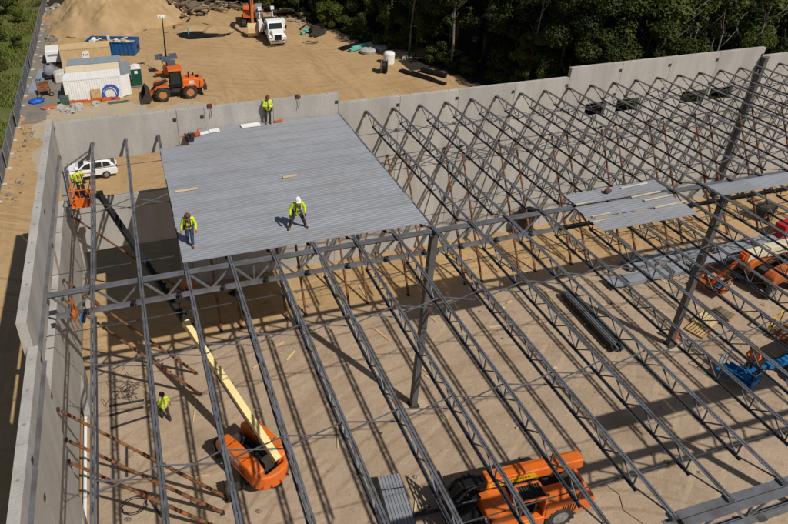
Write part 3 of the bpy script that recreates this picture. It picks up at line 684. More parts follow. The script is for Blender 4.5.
def boom_lift(label, loc, ch_rz, tu_rz, pivot, tip, basket, bk_rz, body='orange', boom='cream', tipm='black', split=.5, side=1, tu_off=(0, 0), th=.34, sc=1.):
    """pivot, tip, basket in world coordinates; chassis and turret headings in radians"""
    r = T('boom_lift', label, 'boom lift', loc)
    L0 = Vector(loc); Q = Matrix.Rotation(ch_rz, 3, 'Z'); W = Matrix.Rotation(tu_rz, 3, 'Z')
    def place(o, m): o.rotation_euler = (0, 0, m); return o
    b = B(); b.box((0, 0, .62), (2.5, 1.0, .34)); b.box((1.2, 0, .5), (.3, 1.75, .25)); b.box((-1.2, 0, .5), (.3, 1.75, .25)); b.box((0, 0, .84), (1.2, .9, .14)); place(b.build('chassis', 'grime', r, bevel=.02), ch_rz)
    for sx in (-1, 1):
        for sy in (-1, 1):
            wheel(r, tuple(Q @ Vector((sx * 1.25, sy * 1.1, .46))), .46, .36, 'grey_rim', 12, ch_rz)
    t = Vector((*tu_off, 0))
    # two rounded cowls either side of the boom, joined by the counterweight at the tail (-x)
    for sg in (-1, 1):
        b = B(); y0, y1 = sg * .45, sg * 1.18
        prof = [(-1.7, 1.0), (1.35, 1.0), (1.55, 1.25), (1.5, 1.62), (1.2, 1.86), (.2, 1.98), (-1.2, 2.0), (-1.75, 1.82)]
        b.prism(prof, y0, y1); o = place(b.build('cowling', body, r, bevel=.11), tu_rz); o.location = W @ t; o.scale = (sc, sc, 1)
        b = B()
        for k in range(4): b.box((-.9 + k * .1, sg * 1.172, 1.5), (.05, .02, .5))
        b.box((.5, sg * 1.172, 1.2), (1.2, .02, .06)); o = place(b.build('vent', 'black', r), tu_rz); o.location = W @ t; o.scale = (sc, sc, 1)
    b = B(); n = 12; arc = [(-1.55 - .78 * math.sin(math.pi * k / n), -1.14 * math.cos(math.pi * k / n)) for k in range(n + 1)] + [(-1.5, .8), (-1.95, .55), (-1.95, -.55), (-1.5, -.8)]
    b.prism(arc, .95, 1.78, 'z'); o = place(b.build('counterweight', body, r, bevel=.08), tu_rz); o.location = W @ t; o.scale = (sc, sc, 1)
    b = B(); b.box((-.1, 0, 1.05), (3.0, .74, .3)); b.box((-.9, .2, 1.5), (.5, .2, .7)); b.box((.4, -.2, 1.35), (.9, .16, .4)); b.tube([(-.6, .28, 1.4), (.3, .3, 1.55), (1.0, .2, 1.3)], .05); o = place(b.build('turntable', 'black', r), tu_rz); o.location = W @ t; o.scale = (sc, sc, 1)
    for sg in (-1, 1):
        b = B(); b.box((.55, sg * .815, 1.955), (.025, .6, .02)); b.box((-.75, sg * .815, 2.0), (.025, .6, .02)); b.box((.0, sg * 1.183, 1.38), (2.6, .012, .025)); o = place(b.build('panel_seam', 'black', r), tu_rz); o.location = W @ t; o.scale = (sc, sc, 1)
        b = B(); b.box((-.1, sg * 1.186, 1.7), (.9, .012, .16)); o = place(b.build('decal', 'white_dirty', r), tu_rz); o.location = W @ t; o.scale = (sc, sc, 1)
    b = B()
    for sg in (-1, 1):
        b.tube([(-1.5, sg * .3, 1.2), (-.8, sg * .34, 1.75), (.1, sg * .3, 1.6), (.9, sg * .3, 1.3)], .045, 6); b.tube([(-1.7, sg * .18, 1.3), (-.9, sg * .25, 1.55), (.5, sg * .26, 1.45)], .03, 6)
    b.box((-1.35, 0, 1.5), (.35, .6, .8)); b.box((.9, .1, 1.4), (.5, .5, .4)); o = place(b.build('machinery', 'grime', r), tu_rz); o.location = W @ t; o.scale = (sc, sc, 1)
    b = B()
    for k in range(7):
        a = math.pi * (k + .5) / 7; b.box((-1.57 - .78 * math.sin(a), -1.14 * math.cos(a), 1.2), (.06, .2, .07), math.pi / 2 - a + math.pi / 2)
    o = place(b.build('reflector', 'red', r), tu_rz); o.location = W @ t; o.scale = (sc, sc, 1)
    p = Vector(pivot) - L0; q = Vector(tip) - L0; m_ = p + (q - p) * split; d = (q - p).normalized()
    k_ = p + (m_ - p) * .62; b = B(); b.bar(p - d * .3, k_, th * 1.08, th * 1.35); b.bar(k_ - d * .22, k_, th * 1.2, th * 1.5); b.bar(p + d * 1.2, p + d * 1.35, th * 1.18, th * 1.45); b.build('boom_base', boom, r, bevel=.02)
    b = B(); b.bar(k_ - d * .3, m_, th * .92, th * 1.15); b.bar(m_ - d * .2, m_, th * 1.04, th * 1.3); b.build('boom_middle', boom, r, bevel=.015)
    b = B(); e_ = d.cross(Vector((0, 0, 1))).normalized()
    for sg in (-1, 1): b.tube([p + d * .2 + e_ * sg * th * .62 - Vector((0, 0, .1)), k_ + e_ * sg * th * .62], .025, 6)
    b.build('hydraulic_line', 'black', r)
    b = B(); b.bar(m_ - d * .5, q, th * .86, th * 1.05); b.build('boom_inner', tipm, r, bevel=.01)
    # hose carrier along the boom
    b = B(); sd_ = d.cross(Vector((0, 0, 1))).normalized() * side; n_ = 16; a0 = p + (q - p) * (split - .12); a1 = p + (q - p) * (split + .2)
    for k in range(n_): c = a0 + (a1 - a0) * (k / n_) + sd_ * th * .75; b.bar(c - d * .05, c + d * .05, .14, .1)
    b.build('hose_carrier', 'black', r)
    b = B(); b.tube([p + d * .6 - Vector((0, 0, .25)), p + d * 2.4 - Vector((0, 0, th * .7))], .08); b.build('lift_cylinder', 'chrome', r)
    k = Vector(basket) - L0; e = q + (k + Vector((0, 0, .2)) - q) * .5
    b = B(); b.bar(q - d * .1, e, .16, .2); b.bar(e, k + Vector((0, 0, .15)), .14, .18); b.box(q, (.34, .34, .36)); b.build('jib', tipm, r, bevel=.01)
    # basket
    bk = B(); x, y, h = .48, .9, 1.08; t_ = .022
    for z in (.06, .55, h):
        pts = [(-x, -y, z), (x, -y, z), (x, y, z), (-x, y, z), (-x, -y, z)]; bk.tube(pts, .024 if z > .1 else .035, 6)
    for px, py in ((-x, -y), (x, -y), (x, y), (-x, y), (0, -y), (0, y), (-x, 0), (x, 0)): bk.tube([(px, py, .06), (px, py, h)], .02, 6)
    bk.box((0, 0, .045), (x * 2, y * 2, .03)); bk.box((0, -y + .02, .35), (.6, .05, .5)); bk.box((x - .02, 0, .2), (.03, y * 1.6, .26)); bk.box((-x + .02, 0, .2), (.03, y * 1.6, .26))
    o = bk.build('basket', body, r); o.location = k; o.rotation_euler = (0, 0, bk_rz)
    b = B(); b.box((0, -y + .16, .9), (.5, .25, .18)); b.tube([(.0, -y + .16, 1.0), (0, -y + .16, 1.1)], .02); c = b.build('control_box', 'black', o)
    b = B(); b.box((.05, -y + .5, .22), (.4, .3, .26)); b.build('tool_tray', 'blue_bright', o)
    return r
boom_lift('orange boom lift with long yellow and black boom raised to the left corner', (7.15, -14.75, 0), R(94), R(117), (8.3, -15.85, 1.95), (1.95, -3.1, 9.5), (1.1, -3.2, 9.4), R(-4), split=.47, tu_off=(-.2, -.2), sc=.9, th=.31)
person('man in yellow shirt working in the raised orange basket, seen from behind', (1.05, -3.05, 9.47), R(25),
       dict(le=(-.3, .12, 1.18), re=(.3, .14, 1.18), lw=(-.28, .36, 1.2), rw=(.26, .38, 1.22), chest=(0, .06, 1.27), neck=(0, .1, 1.45), head=(0, .14, 1.61)), hat='hat_white', harness=True)
boom_lift('orange boom lift with cream boom folded low at right edge', (43.4, -10.4, 0), R(8), R(8 + 180), (46.2, -9.5, 2.2), (41.2, -9.9, 2.35), (39.2, -10.0, .35), R(15), body='orange_dirty', boom='cream_pale', tipm='orange_red', split=.95, th=.5)
boom_lift('blue boom lift with lowered blue arm at the right edge', (39.0, -17.7, 0), R(6), R(188), (40.8, -17.6, 2.0), (35.9, -17.15, 1.1), (34.2, -16.9, .45), R(14), body='blue_bright', boom='blue_bright', tipm='blue_bright', split=.8, th=.34)
person('man in orange vest and yellow hard hat standing at the blue lift', (35.0, -16.75, .58), R(120), dict(le=(-.3, .1, 1.16), re=(.3, .1, 1.16), lw=(-.22, .3, 1.1), rw=(.22, .3, 1.1), pitch=.4), shirt='hivis_orange', hat='hat_yellow')

def telehandler():
    r = T('telehandler', 'orange telehandler with black fork carriage at the bottom of the picture', 'telehandler', (18.1, -20.15, 0), R(176.5))
    b = B(); b.box((0, 0, .85), (5.0, .9, .5)); b.box((1.65, 0, .68), (.35, 1.7, .3)); b.box((-1.65, 0, .68), (.35, 1.7, .3)); b.build('chassis', 'grime', r)
    for sx in (-1, 1):
        for sy in (-1, 1): wheel(r, (sx * 1.72, sy * 1.02, .68), .68, .46, 'grey_rim', 14)
    # front frame and fender box
    b = B(); b.prism([(.35, 1.0), (1.6, 1.0), (1.8, 1.25), (1.72, 1.58), (1.3, 1.72), (.4, 1.68)], -.1, 1.25); b.build('front_fender', 'orange', r, bevel=.06)
    b = B(); b.prism([(-2.55, .8), (-.9, .8), (-.9, 1.75), (-2.0, 1.78), (-2.5, 1.55)], .28, 1.22); h = b.build('engine_hood', 'orange', r, bevel=.07)
    b = B()
    for k in range(6): b.box((-2.3 + k * .12, 1.226, 1.35), (.05, .02, .4))
    b.build('vent', 'black', h)
    B().box((-1.2, .75, 1.765), (.12, .12, .03)).build('filler_cap', 'black', h)
    b = B(); b.prism([(-3.35, .7), (-2.5, .7), (-2.5, 1.5), (-3.0, 1.62), (-3.35, 1.45)], -1.1, 1.1); b.build('counterweight', 'orange', r, bevel=.08)
    b = B(); b.box((-2.65, .1, 1.66), (.7, 1.1, .18)); b.tube([(-2.9, .3, 1.7), (-2.6, .4, 1.95), (-2.2, .3, 1.75)], .04); b.tube([(-2.9, 0, 1.7), (-2.6, -.1, 1.95), (-2.2, 0, 1.75)], .04); b.build('hydraulics', 'grime', r)
    # side skirt with steps
    b = B(); b.prism([(-.95, .45), (.75, .45), (.85, .62), (.7, 1.05), (-.9, 1.05)], .8, 1.24); k = b.build('side_skirt', 'orange', r, bevel=.04)
    b = B(); b.prism([(-.5, .58), (.35, .58), (.35, .92), (-.5, .92)], 1.243, 1.25); b.build('decal', 'decal_yellow', k)
    b = B()
    for x in (.2, .02, -.16): b.box((x, 1.254, .75), (.1, .006, .16))
    b.build('decal_mark', 'red', k)
    # open cab
    c = B()
    for x, y in ((-.86, .42), (-.86, 1.15), (.36, .42), (.36, 1.15)): c.bar((x, y, 1.0), (x * .92, y, 2.35), .09)
    c.bar((-.79, .42, 2.35), (.33, .42, 2.35), .09); c.bar((-.79, 1.15, 2.35), (.33, 1.15, 2.35), .09); c.bar((-.79, .42, 2.35), (-.79, 1.15, 2.35), .09); c.bar((.33, .42, 2.35), (.33, 1.15, 2.35), .09)
    cb = c.build('cab', 'orange', r, bevel=.02)
    c = B()
    for k in range(9): c.bar((-.72 + k * .122, .46, 2.37), (-.72 + k * .122, 1.11, 2.37), .035)
    c.box((-.23, .785, 2.33), (1.05, .66, .015)); c.build('roof_grille', 'grime', cb)
    c = B(); c.box((-.2, .8, 1.2), (.5, .5, .14)); c.box((-.46, .8, 1.5), (.12, .5, .6)); c.build('seat', 'black', cb); c = B(); c.box((-.25, .8, 1.0), (1.15, .7, .05)); c.box((.28, .8, 1.3), (.12, .6, .5)); c.build('cab_floor', 'green_dark', cb)
    # boom
    b = B(); b.bar((-3.4, -.42, 2.06), (1.25, -.42, 1.92), .56, .56); bm = b.build('boom', 'orange', r, bevel=.05)
    b = B(); b.bar((1.2, -.42, 1.9), (2.2, -.42, 1.72), .4, .4); b.build('inner_boom', 'black', r, bevel=.03)
    b = B(); b.prism([(-1.2, 1.85), (1.15, 1.72), (1.15, 2.0), (-.95, 2.16)], -.136, -.128); dc = b.build('decal', 'decal_yellow', bm)
    # rows of dark red letter strokes, too small to read in the photo
    b = B(); rr = random.Random(3); x = -.78
    while x < .95:
        zc = 2.0 - (x + .9) * .06; hh = .09
        b.box((x, -.1235, zc), (.025, .006, hh * 1.5)); b.box((x + .045, -.1235, zc + rr.choice((-.045, .045, 0))), (.09, .006, .025))
        if rr.random() < .6: b.box((x + .085, -.1235, zc), (.022, .006, hh * 1.2))
        x += .15
    b.build('decal_mark', 'hat_brown', bm)
    b = B(); b.tube([(-1.9, -.42, 1.45), (.2, -.42, 1.7)], .07); b.build('lift_cylinder', 'chrome', r)
    # carriage and forks
    b = B()
    b.bar((2.3, -.42, 1.9), (2.75, -.35, 1.15), .34, .3); b.bar((2.4, -.1, 1.55), (2.95, .1, .8), .16)
    b.box((2.72, -.2, 1.0), (.3, .55, .5)); b.tube([(2.35, -.2, 1.8), (2.8, .2, 1.5), (3.0, .4, 1.0)], .05); b.tube([(2.3, -.6, 1.8), (2.85, -.75, 1.4), (3.0, -.7, .9)], .05); b.box((2.6, .4, 1.25), (.4, .5, .22), .3)
    b.box((2.2, .75, .95), (.7, .9, .5)); b.box((2.4, -.1, .75), (.7, 1.8, .5)); b.box((2.3, -.55, 1.45), (.5, .3, .4), .3); b.bar((1.7, .1, 1.75), (2.9, .5, 1.2), .22, .16); b.bar((1.7, -.75, 1.6), (2.95, -.9, 1.0), .2, .16); b.tube([(1.6, -.2, 2.0), (2.2, .0, 2.1), (2.8, .1, 1.6)], .05); b.tube([(2.0, .5, 1.75), (2.5, .7, 1.7), (2.9, .5, 1.2)], .05); b.tube([(2.0, .3, 1.8), (2.6, .35, 1.85), (2.95, .2, 1.4)], .05); b.box((2.75, .75, 1.35), (.25, .35, .3), .3)
    b.build('boom_head', 'black', r, bevel=.02)
    b = B()
    for z in (.35, 1.25): b.bar((3.05, -1.25, z), (3.05, 1.25, z), .1, .14)
    for y in (-1.25, -.9, -.45, 0, .45, .9, 1.25): b.bar((3.05, y, .35), (3.05, y, 1.95 if abs(y) > .4 else 1.7), .06)
    b.bar((3.05, -1.25, 1.95), (3.05, 1.25, 1.95), .06); b.bar((3.05, -1.25, 1.6), (3.05, 1.25, 1.6), .05)
    b.build('carriage', 'black', r)
    for y in (-.55, .65):
        b = B(); b.box((3.13, y, .75), (.06, .14, 1.2)); b.prism([(3.1, .16), (4.35, .17), (4.35, .19), (3.1, .23)], y - .07, y + .07); b.build('fork', 'dark_steel', r)
    b = B(); b.bar((1.5, 1.2, 1.5), (1.8, 1.35, 1.75), .03); b.box((1.8, 1.35, 1.8), (.05, .16, .22)); b.build('mirror', 'black', r)
    for sy in (-1, 1): b = B(); b.box((1.8, .55 + sy * .5, 1.4), (.06, .16, .12)); b.build('headlight', 'white', r)
telehandler()

# ------------------------------------------------------------------ materials on the floor
mK = sheet_mesh(6.4, .9)
def bundle(name, label, x, y, L, rz, n=7, w=.95, m='galv_stack', along='x', group=None):
    r = T(name, label, 'deck bundle', (x, y, 0), rz, group)
    b = B()
    for k in range(3): b.box((L * (.12 + .38 * k), w / 2, .05), (.1, w + .1, .1))
    b.build('skid', 'wood', r)
    p = .1524; prof = []; nn = int(w / p)
    for i in range(nn): yy = i * p; prof += [(yy, .04), (yy + p * .6, .04), (yy + p * .72, 0), (yy + p * .9, 0)]
    prof += [(nn * p, .04)]; rr = random.Random(len(label)); mm = len(prof)
    for k in range(n):
        j = rr.uniform(-.06, .06); b = B(); z = .11 + k * .045
        b.add([(xx, yy, z + zz + t) for xx in (j, L + j) for t in (.0, -.03) for yy, zz in prof],
              [(i, i + 1, 2 * mm + i + 1, 2 * mm + i) for i in range(mm - 1)] + [(mm + i, 3 * mm + i, 3 * mm + i + 1, mm + i + 1) for i in range(mm - 1)] + [(i, mm + i, mm + i + 1, i + 1) for i in range(mm - 1)] + [(2 * mm + i, 2 * mm + i + 1, 3 * mm + i + 1, 3 * mm + i) for i in range(mm - 1)] + [(0, 2 * mm, 3 * mm, mm), (mm - 1, 2 * mm - 1, 4 * mm - 1, 3 * mm - 1)])
        b.build('deck_sheet', m, r)
    b = B()
    for xx in (L * .2, L * .8): b.box((xx, w / 2, .11 + n * .045 + .012), (.04, w, .012))
    b.build('strap', 'black', r)
    return r
bundle('deck_bundle', 'bundle of grey deck sheets on the floor, leftmost of the stack row', 33.1, -8.3, 6.3, .02)
bundle('deck_bundle', 'bundle of grey deck sheets on the floor behind leftmost bundle', 35.6, -6.9, 6.3, .01)
bundle('deck_bundle', 'bundle of grey deck sheets on floor just left of the right column', 39.7, -8.2, 4.6, .04)
bundle('deck_bundle', 'bundle of grey deck sheets farthest right behind the orange lift', 43.0, -7.2, 5.4, .0)
bundle('deck_bundle', 'bundle of ribbed grey deck sheets at the bottom edge by telehandler forks', 12.85, -17.4, 3.4, R(-97), n=12, w=1.07)
b = B(); b.box((0, 0, .3), (.03, .5, .2)); b.box((0, .32, .3), (.035, .12, .2)); S(b, 'bundle_tag', 'hivis', 'yellow tag on side of the deck bundle at the bottom edge', 'tag', (12.92, -18.1, .1), R(-7))
b = B(); b.tube([(0, 0, .12), (.9, .1, .14)], .1); b.box((.2, .02, .08), (.7, .3, .1)); b.tube([(.9, .1, .14), (1.5, .25, .2)], .04); S(b, 'steel_scrap', 'grime', 'short piece of metal scrap by the telehandler forks', 'scrap', (13.2, -19.4, 0))
# long bundle of joist steel
r = T('steel_bundle', 'long bundle of dark grey steel angles lying on the floor mid-right', 'steel bundle', (29.85, -8.0, 0), R(-92))
for k in range(6):
    b = B(); y = -.42 + k * .15
    for l in range(3): b.bar((-.05 + random.uniform(-.2, .2), y, .16 + l * .15), (5.1 + random.uniform(-.25, .25), y, .16 + l * .15), .10, .10)
    b.build('steel_angle', 'steel' if k % 3 else 'dark_steel', r)
b = B()
for x in (.6, 2.6, 4.5): b.box((x, -.04, .05), (.1, 1.0, .1))
b.build('skid', 'wood', r)
# pallets with lumber
def pallet(label, x, y, rz, n, m):
    r = T('pallet', label, 'pallet', (x, y, 0), rz)
    for k in range(7): b = B(); b.box((0, -.5 + k * .165, .13), (1.25, .12, .022)); b.build('slat', 'wood', r)
    for k in (-.55, 0, .55): b = B(); b.box((k, 0, .06), (.09, 1.1, .11)); b.build('stringer', 'wood', r)
    for k in range(n): b = B(); b.box((random.uniform(-.04, .04), -.4 + .2 * (k % 5), .17 + .06 * (k // 5)), (1.5, .17, .05)); b.build('timber', m, r)
pallet('pallet of pale lumber on the floor right of the right column foot', 36.6, -12.4, .35, 8, 'wood_pale')
pallet('empty wooden pallet left of the pale lumber pallet', 35.6, -12.95, .35, 0, 'wood')
pallet('pallet with dark timbers right of the pale lumber pallet', 37.9, -12.3, .3, 5, 'log')
b = B(); b.box((0, 0, .5), (1.6, .8, 1.0)); b.box((0, 0, 1.03), (1.66, .86, .08)); b.box((.0, -.41, .75), (.4, .03, .1)); b.box((-.6, 0, .03), (.1, .8, .1)); b.box((.6, 0, .03), (.1, .8, .1))
S(b, 'gang_box', 'red', 'red tool chest at the far right edge of the floor', 'tool chest', (49.9, -6.2, .03), .1, bevel=.03)
r = T('air_compressor', 'dark compressor on wheels standing by the back wall at the right', 'compressor', (50.4, -3.9, 0), .2)
b = B(); b.prism([(-.8, .45), (.8, .45), (.8, 1.0), (.4, 1.25), (-.7, 1.25), (-.8, 1.0)], -.45, .45); b.build('housing', 'grime', r, bevel=.05)
for sy in (-1, 1): wheel(r, (-.1, sy * .55, .32), .32, .2, 'grey_rim')
b = B(); b.bar((.8, 0, .5), (1.7, 0, .45), .08); b.build('drawbar', 'dark_steel', r)
r = T('steel_rack', 'yellow steel rack with rails at the right edge below the orange lift', 'rack', (40.3, -14.6, 0), .3)
b = B()
for x in (-.8, .8):
    for y in (-.6, .6): b.bar((x, y, 0), (x, y, 1.2), .07)
for z in (.15, 1.18):
    b.bar((-.8, -.6, z), (.8, -.6, z), .06); b.bar((-.8, .6, z), (.8, .6, z), .06); b.bar((-.8, -.6, z), (-.8, .6, z), .06); b.bar((.8, -.6, z), (.8, .6, z), .06)
b.bar((-.8, -.6, .15), (.8, -.6, 1.18), .05); b.build('frame', 'yellow', r)
b = B()
for k in range(5): b.tube([(-1.1, -.45 + k * .2, .25), (1.2, -.45 + k * .2, .25)], .07)
b.build('pipe', 'rust', r)
r = T('debris_bin', 'dark brown plastic bin against back wall right of the big deck', 'bin', (31.2, -.75, 0), .1)
b = B(); b.prism([(-.33, .1), (.33, .1), (.48, 2.0), (-.48, 2.0)], -.4, .4); b.build('tub', 'brown_plastic', r, bevel=.03)
b = B(); b.box((0, 0, 2.04), (1.06, .9, .1)); b.box((.3, -.1, 2.14), (.5, .5, .1), .3); b.build('rim', 'black', r); b = B(); b.box((-.25, 0, .05), (.1, .7, .1)); b.box((.25, 0, .05), (.1, .7, .1)); b.build('foot', 'black', r)
r = T('hanging_tool_bag', 'orange rope bundle with blue bag hung at the left end of first girder', 'tool bag', (.95, -13.62, 9.3))
b = B(); b.tube([(0, 0, 1.7), (.02, 0, 1.2), (-.08, -.02, .7), (.05, 0, .1), (-.03, 0, .0)], .03, 6); b.tube([(.08, 0, 1.5), (.14, 0, .9), (0, .03, .5)], .03, 6); b.blob((0, 0, .9), (.11, .1, .2), 5); b.build('rope', 'orange_dirty', r)
b = B(); b.blob((.3, 0, .55), (.12, .11, .18), 8); b.tube([(.2, 0, .7), (.28, 0, 1.2), (.36, 0, .7)], .015, 5); b.build('bag', 'blue', r)
# white pipe by the left wall
r = T('drain_pipe', 'white plastic pipe lying along the foot of the left wall', 'pipe', (-.28, -9.0, 0))
b = B(); b.tube([(0, 0, .17), (.02, -6.8, .17)], .085, 12); b.build('pipe', 'white', r); b = B(); b.tube([(-.4, .1, .25), (.45, .1, .25)], .06); b.build('tee', 'white', r)
# bits on the floor near the left wall
b = B(); rr = random.Random(4)
for k in range(46):
    c = Vector((rr.gauss(0, .4), rr.gauss(0, .5), .05 + abs(rr.gauss(0, .16)))); a = rr.uniform(0, 6.28); l = rr.uniform(.3, .8); d = Vector((math.cos(a) * l, math.sin(a) * l, rr.uniform(-.1, .12)))
    b.tube([c - d * .5, c + d * .1 + Vector((0, 0, rr.uniform(0, .15))), c + d * .5], .014, 5)
S(b, 'scrap_wire', 'dark_steel', 'tangled heap of steel wire and rod offcuts on the floor near left wall', 'scrap heap', (1.75, -8.3, 0))
for i, (x0, y0, x1, y1, l) in enumerate(((.9, -9.1, 2.7, -9.2, 'dark steel bar on the floor just below the wire heap'), (.9, -9.75, 2.65, -9.65, 'dark steel bar on the floor, second below the wire heap'), (.95, -10.6, 2.9, -10.35, 'dark steel bar on the floor, farthest below the wire heap'),
                                        (1.7, -11.9, 1.62, -13.7, 'dark bar lying towards the camera left of the yellow-shirted man'), (3.2, -12.1, 3.0, -13.3, 'dark bar lying towards the camera below the yellow-shirted man'), (2.35, -14.7, 3.0, -16.2, 'dark bar lying among the rusty brace feet'))):
    b = B(); b.bar((0, 0, .05), (x1 - x0, y1 - y0, .05), .09, .07); S(b, 'steel_bar', 'dark_steel', l, 'steel bar', (x0, y0, 0))
b = B(); b.tube([(math.cos(t * .2) * (.5 + .02 * t % .1), math.sin(t * .2) * .42, .04 + .004 * t) for t in range(70)], .018, 5); S(b, 'cable_coil', 'black', 'black cable coil on the floor at the bottom left', 'cable coil', (1.9, -15.4, 0))
b = B(); b.bar((0, 0, .03), (.75, .35, .03), .12, .04); S(b, 'board', 'wood_pale', 'pale short board on the sunlit floor under the big deck front', 'board', (10.3, -7.3, 0))
b = B(); b.bar((0, 0, .03), (.55, -1.4, .03), .12, .04); S(b, 'board', 'wood', 'brown plank on the floor left of the middle column shadow', 'board', (16.6, -7.2, 0))
b = B(); b.bar((0, 0, .03), (.9, -.35, .03), .08, .04); S(b, 'board', 'wood_pale', 'pale stick on floor below the long steel bundle', 'board', (28.1, -11.2, 0))
b = B(); b.tube([(-.3, 0, .04), (.2, .3, .05), (.5, -.1, .05), (.1, -.4, .04), (-.2, -.1, .05)], .03, 6); b.box((.1, 0, .08), (.5, .3, .12), .4); S(b, 'hose_pile', 'black', 'dark hose and tools heap on the shaded floor beneath the deck', 'hose heap', (8.9, -1.6, 0))
b = B(); b.tube([(0, 0, .02), (.25, -.6, .02), (-.1, -1.3, .02), (.3, -2.1, .02), (.15, -3.0, .02)], .014, 5); S(b, 'cord', 'hat_brown', 'thin brown cord on the floor right of the telehandler', 'cord', (23.2, -20.3, 0))

rr = random.Random(41); ms = []
for L_, w_ in ((.9, .1), (.5, .14), (1.4, .06)):
    q = B().box((0, 0, .025), (L_, w_, .045)).mesh('wood_scrap'); q.materials.append(M['wood_pale']); ms.append(q)
for k in range(46):
    o = link('wood_scrap', rr.choice(ms)); o.location = (rr.uniform(2, 42), rr.uniform(-22, -1.5), .01); o.rotation_euler = (0, 0, rr.uniform(0, 6.28)); tag(o, 'small wood offcut dropped on the sandy floor', 'wood scrap', 'offcuts on the floor')
ps = []
for i in range(3): q = B().blob((0, 0, .02), (.09, .07, .05), i * 5 + 2, 7, 5, .4).mesh('stone'); q.materials.append(M['rock']); ps.append(q)
for k in range(120):
    o = link('stone', rr.choice(ps)); o.location = (rr.uniform(1, 44), rr.uniform(-24, -1), 0); o.scale = (rr.uniform(.5, 1.6),) * 3; tag(o, 'small loose stone on the sandy floor', 'stone', 'stones on the floor')

# ------------------------------------------------------------------ vehicles in the yard
def suv():
    r = T('white_suv', 'white SUV parked outside the corner opening', 'car', (-.1, 17.7, 0), R(182))
    lo = [(-2.32, .35), (-2.36, .75), (-2.3, 1.02), (.95, 1.06), (1.9, .95), (2.28, .75), (2.34, .42), (2.2, .28), (-2.2, .28)]
    b = B(); b.prism(lo, -.9, .9); b.build('body', 'white', r, smooth=False, bevel=.16)
    b = B(); top = [(-2.24, 1.02), (-1.86, 1.5), (-1.55, 1.66), (-1.0, 1.7), (-.2, 1.69), (.35, 1.54), (1.1, 1.04)]
    n = len(top); vs = [(x, -.86 + .16 * (z - 1.02) / .66, z) for x, z in top] + [(x, .86 - .16 * (z - 1.02) / .66, z) for x, z in top]
    b.add(vs, [tuple(range(n)), tuple(range(2 * n - 1, n - 1, -1))] + [(i, n + i, n + (i + 1) % n, (i + 1) % n) for i in range(n)]); b.build('cabin', 'white', r, bevel=.08)
    for sg in (-1, 1):
        for pts in ([(-1.9, 1.12), (-1.66, 1.46), (-1.2, 1.54), (-1.15, 1.1)], [(-1.08, 1.1), (-1.1, 1.54), (-.25, 1.55), (-.2, 1.1)], [(-.13, 1.1), (-.17, 1.55), (.2, 1.5), (.75, 1.12)]):
            b = B(); f = [(x, sg * (.865 - .16 * (z - 1.02) / .66), z) for x, z in pts]; g = [(x, y - sg * .03, z) for x, y, z in f]; b.add(f + g, [(0, 1, 2, 3), (7, 6, 5, 4), (0, 4, 5, 1), (1, 5, 6, 2), (2, 6, 7, 3), (3, 7, 4, 0)]); b.build('window', 'glass', r)
        b = B(); b.box((.62, sg * .98, 1.1), (.16, .18, .14)); b.build('mirror', 'white', r, bevel=.03)
        b = B(); b.box((-2.3, sg * .72, .95), (.1, .3, .26)); b.build('tail_light', 'red', r, bevel=.02)
        b = B(); b.box((2.2, sg * .66, .76), (.16, .36, .14)); b.build('headlight', 'chrome', r, bevel=.02)
        b = B(); b.bar((-1.9, sg * .62, 1.71), (.0, sg * .62, 1.71), .04, .04); b.build('roof_rail', 'black', r)
        b = B(); b.box((0, sg * .9, .36), (2.6, .03, .14)); b.build('sill_trim', 'black', r)
    b = B(); b.add([(.40, -.7, 1.545), (.40, .7, 1.545), (1.0, .84, 1.09), (1.0, -.84, 1.09), (.36, -.7, 1.53), (.36, .7, 1.53), (.96, .84, 1.06), (.96, -.84, 1.06)], [(0, 1, 2, 3), (7, 6, 5, 4), (0, 4, 5, 1), (1, 5, 6, 2), (2, 6, 7, 3), (3, 7, 4, 0)]); b.build('windscreen', 'glass', r)
    b = B(); b.add([(-2.19, -.74, 1.12), (-2.19, .74, 1.12), (-1.89, .68, 1.5), (-1.89, -.68, 1.5), (-2.12, -.74, 1.1), (-2.12, .74, 1.1), (-1.82, .68, 1.48), (-1.82, -.68, 1.48)], [(0, 1, 2, 3), (7, 6, 5, 4), (0, 4, 5, 1), (1, 5, 6, 2), (2, 6, 7, 3), (3, 7, 4, 0)]); b.build('rear_window', 'glass', r)
    for sx in (-1.36, 1.42):
        for sy in (-.82, .82): wheel(r, (sx, sy, .35), .35, .24, 'grey_rim')
suv()

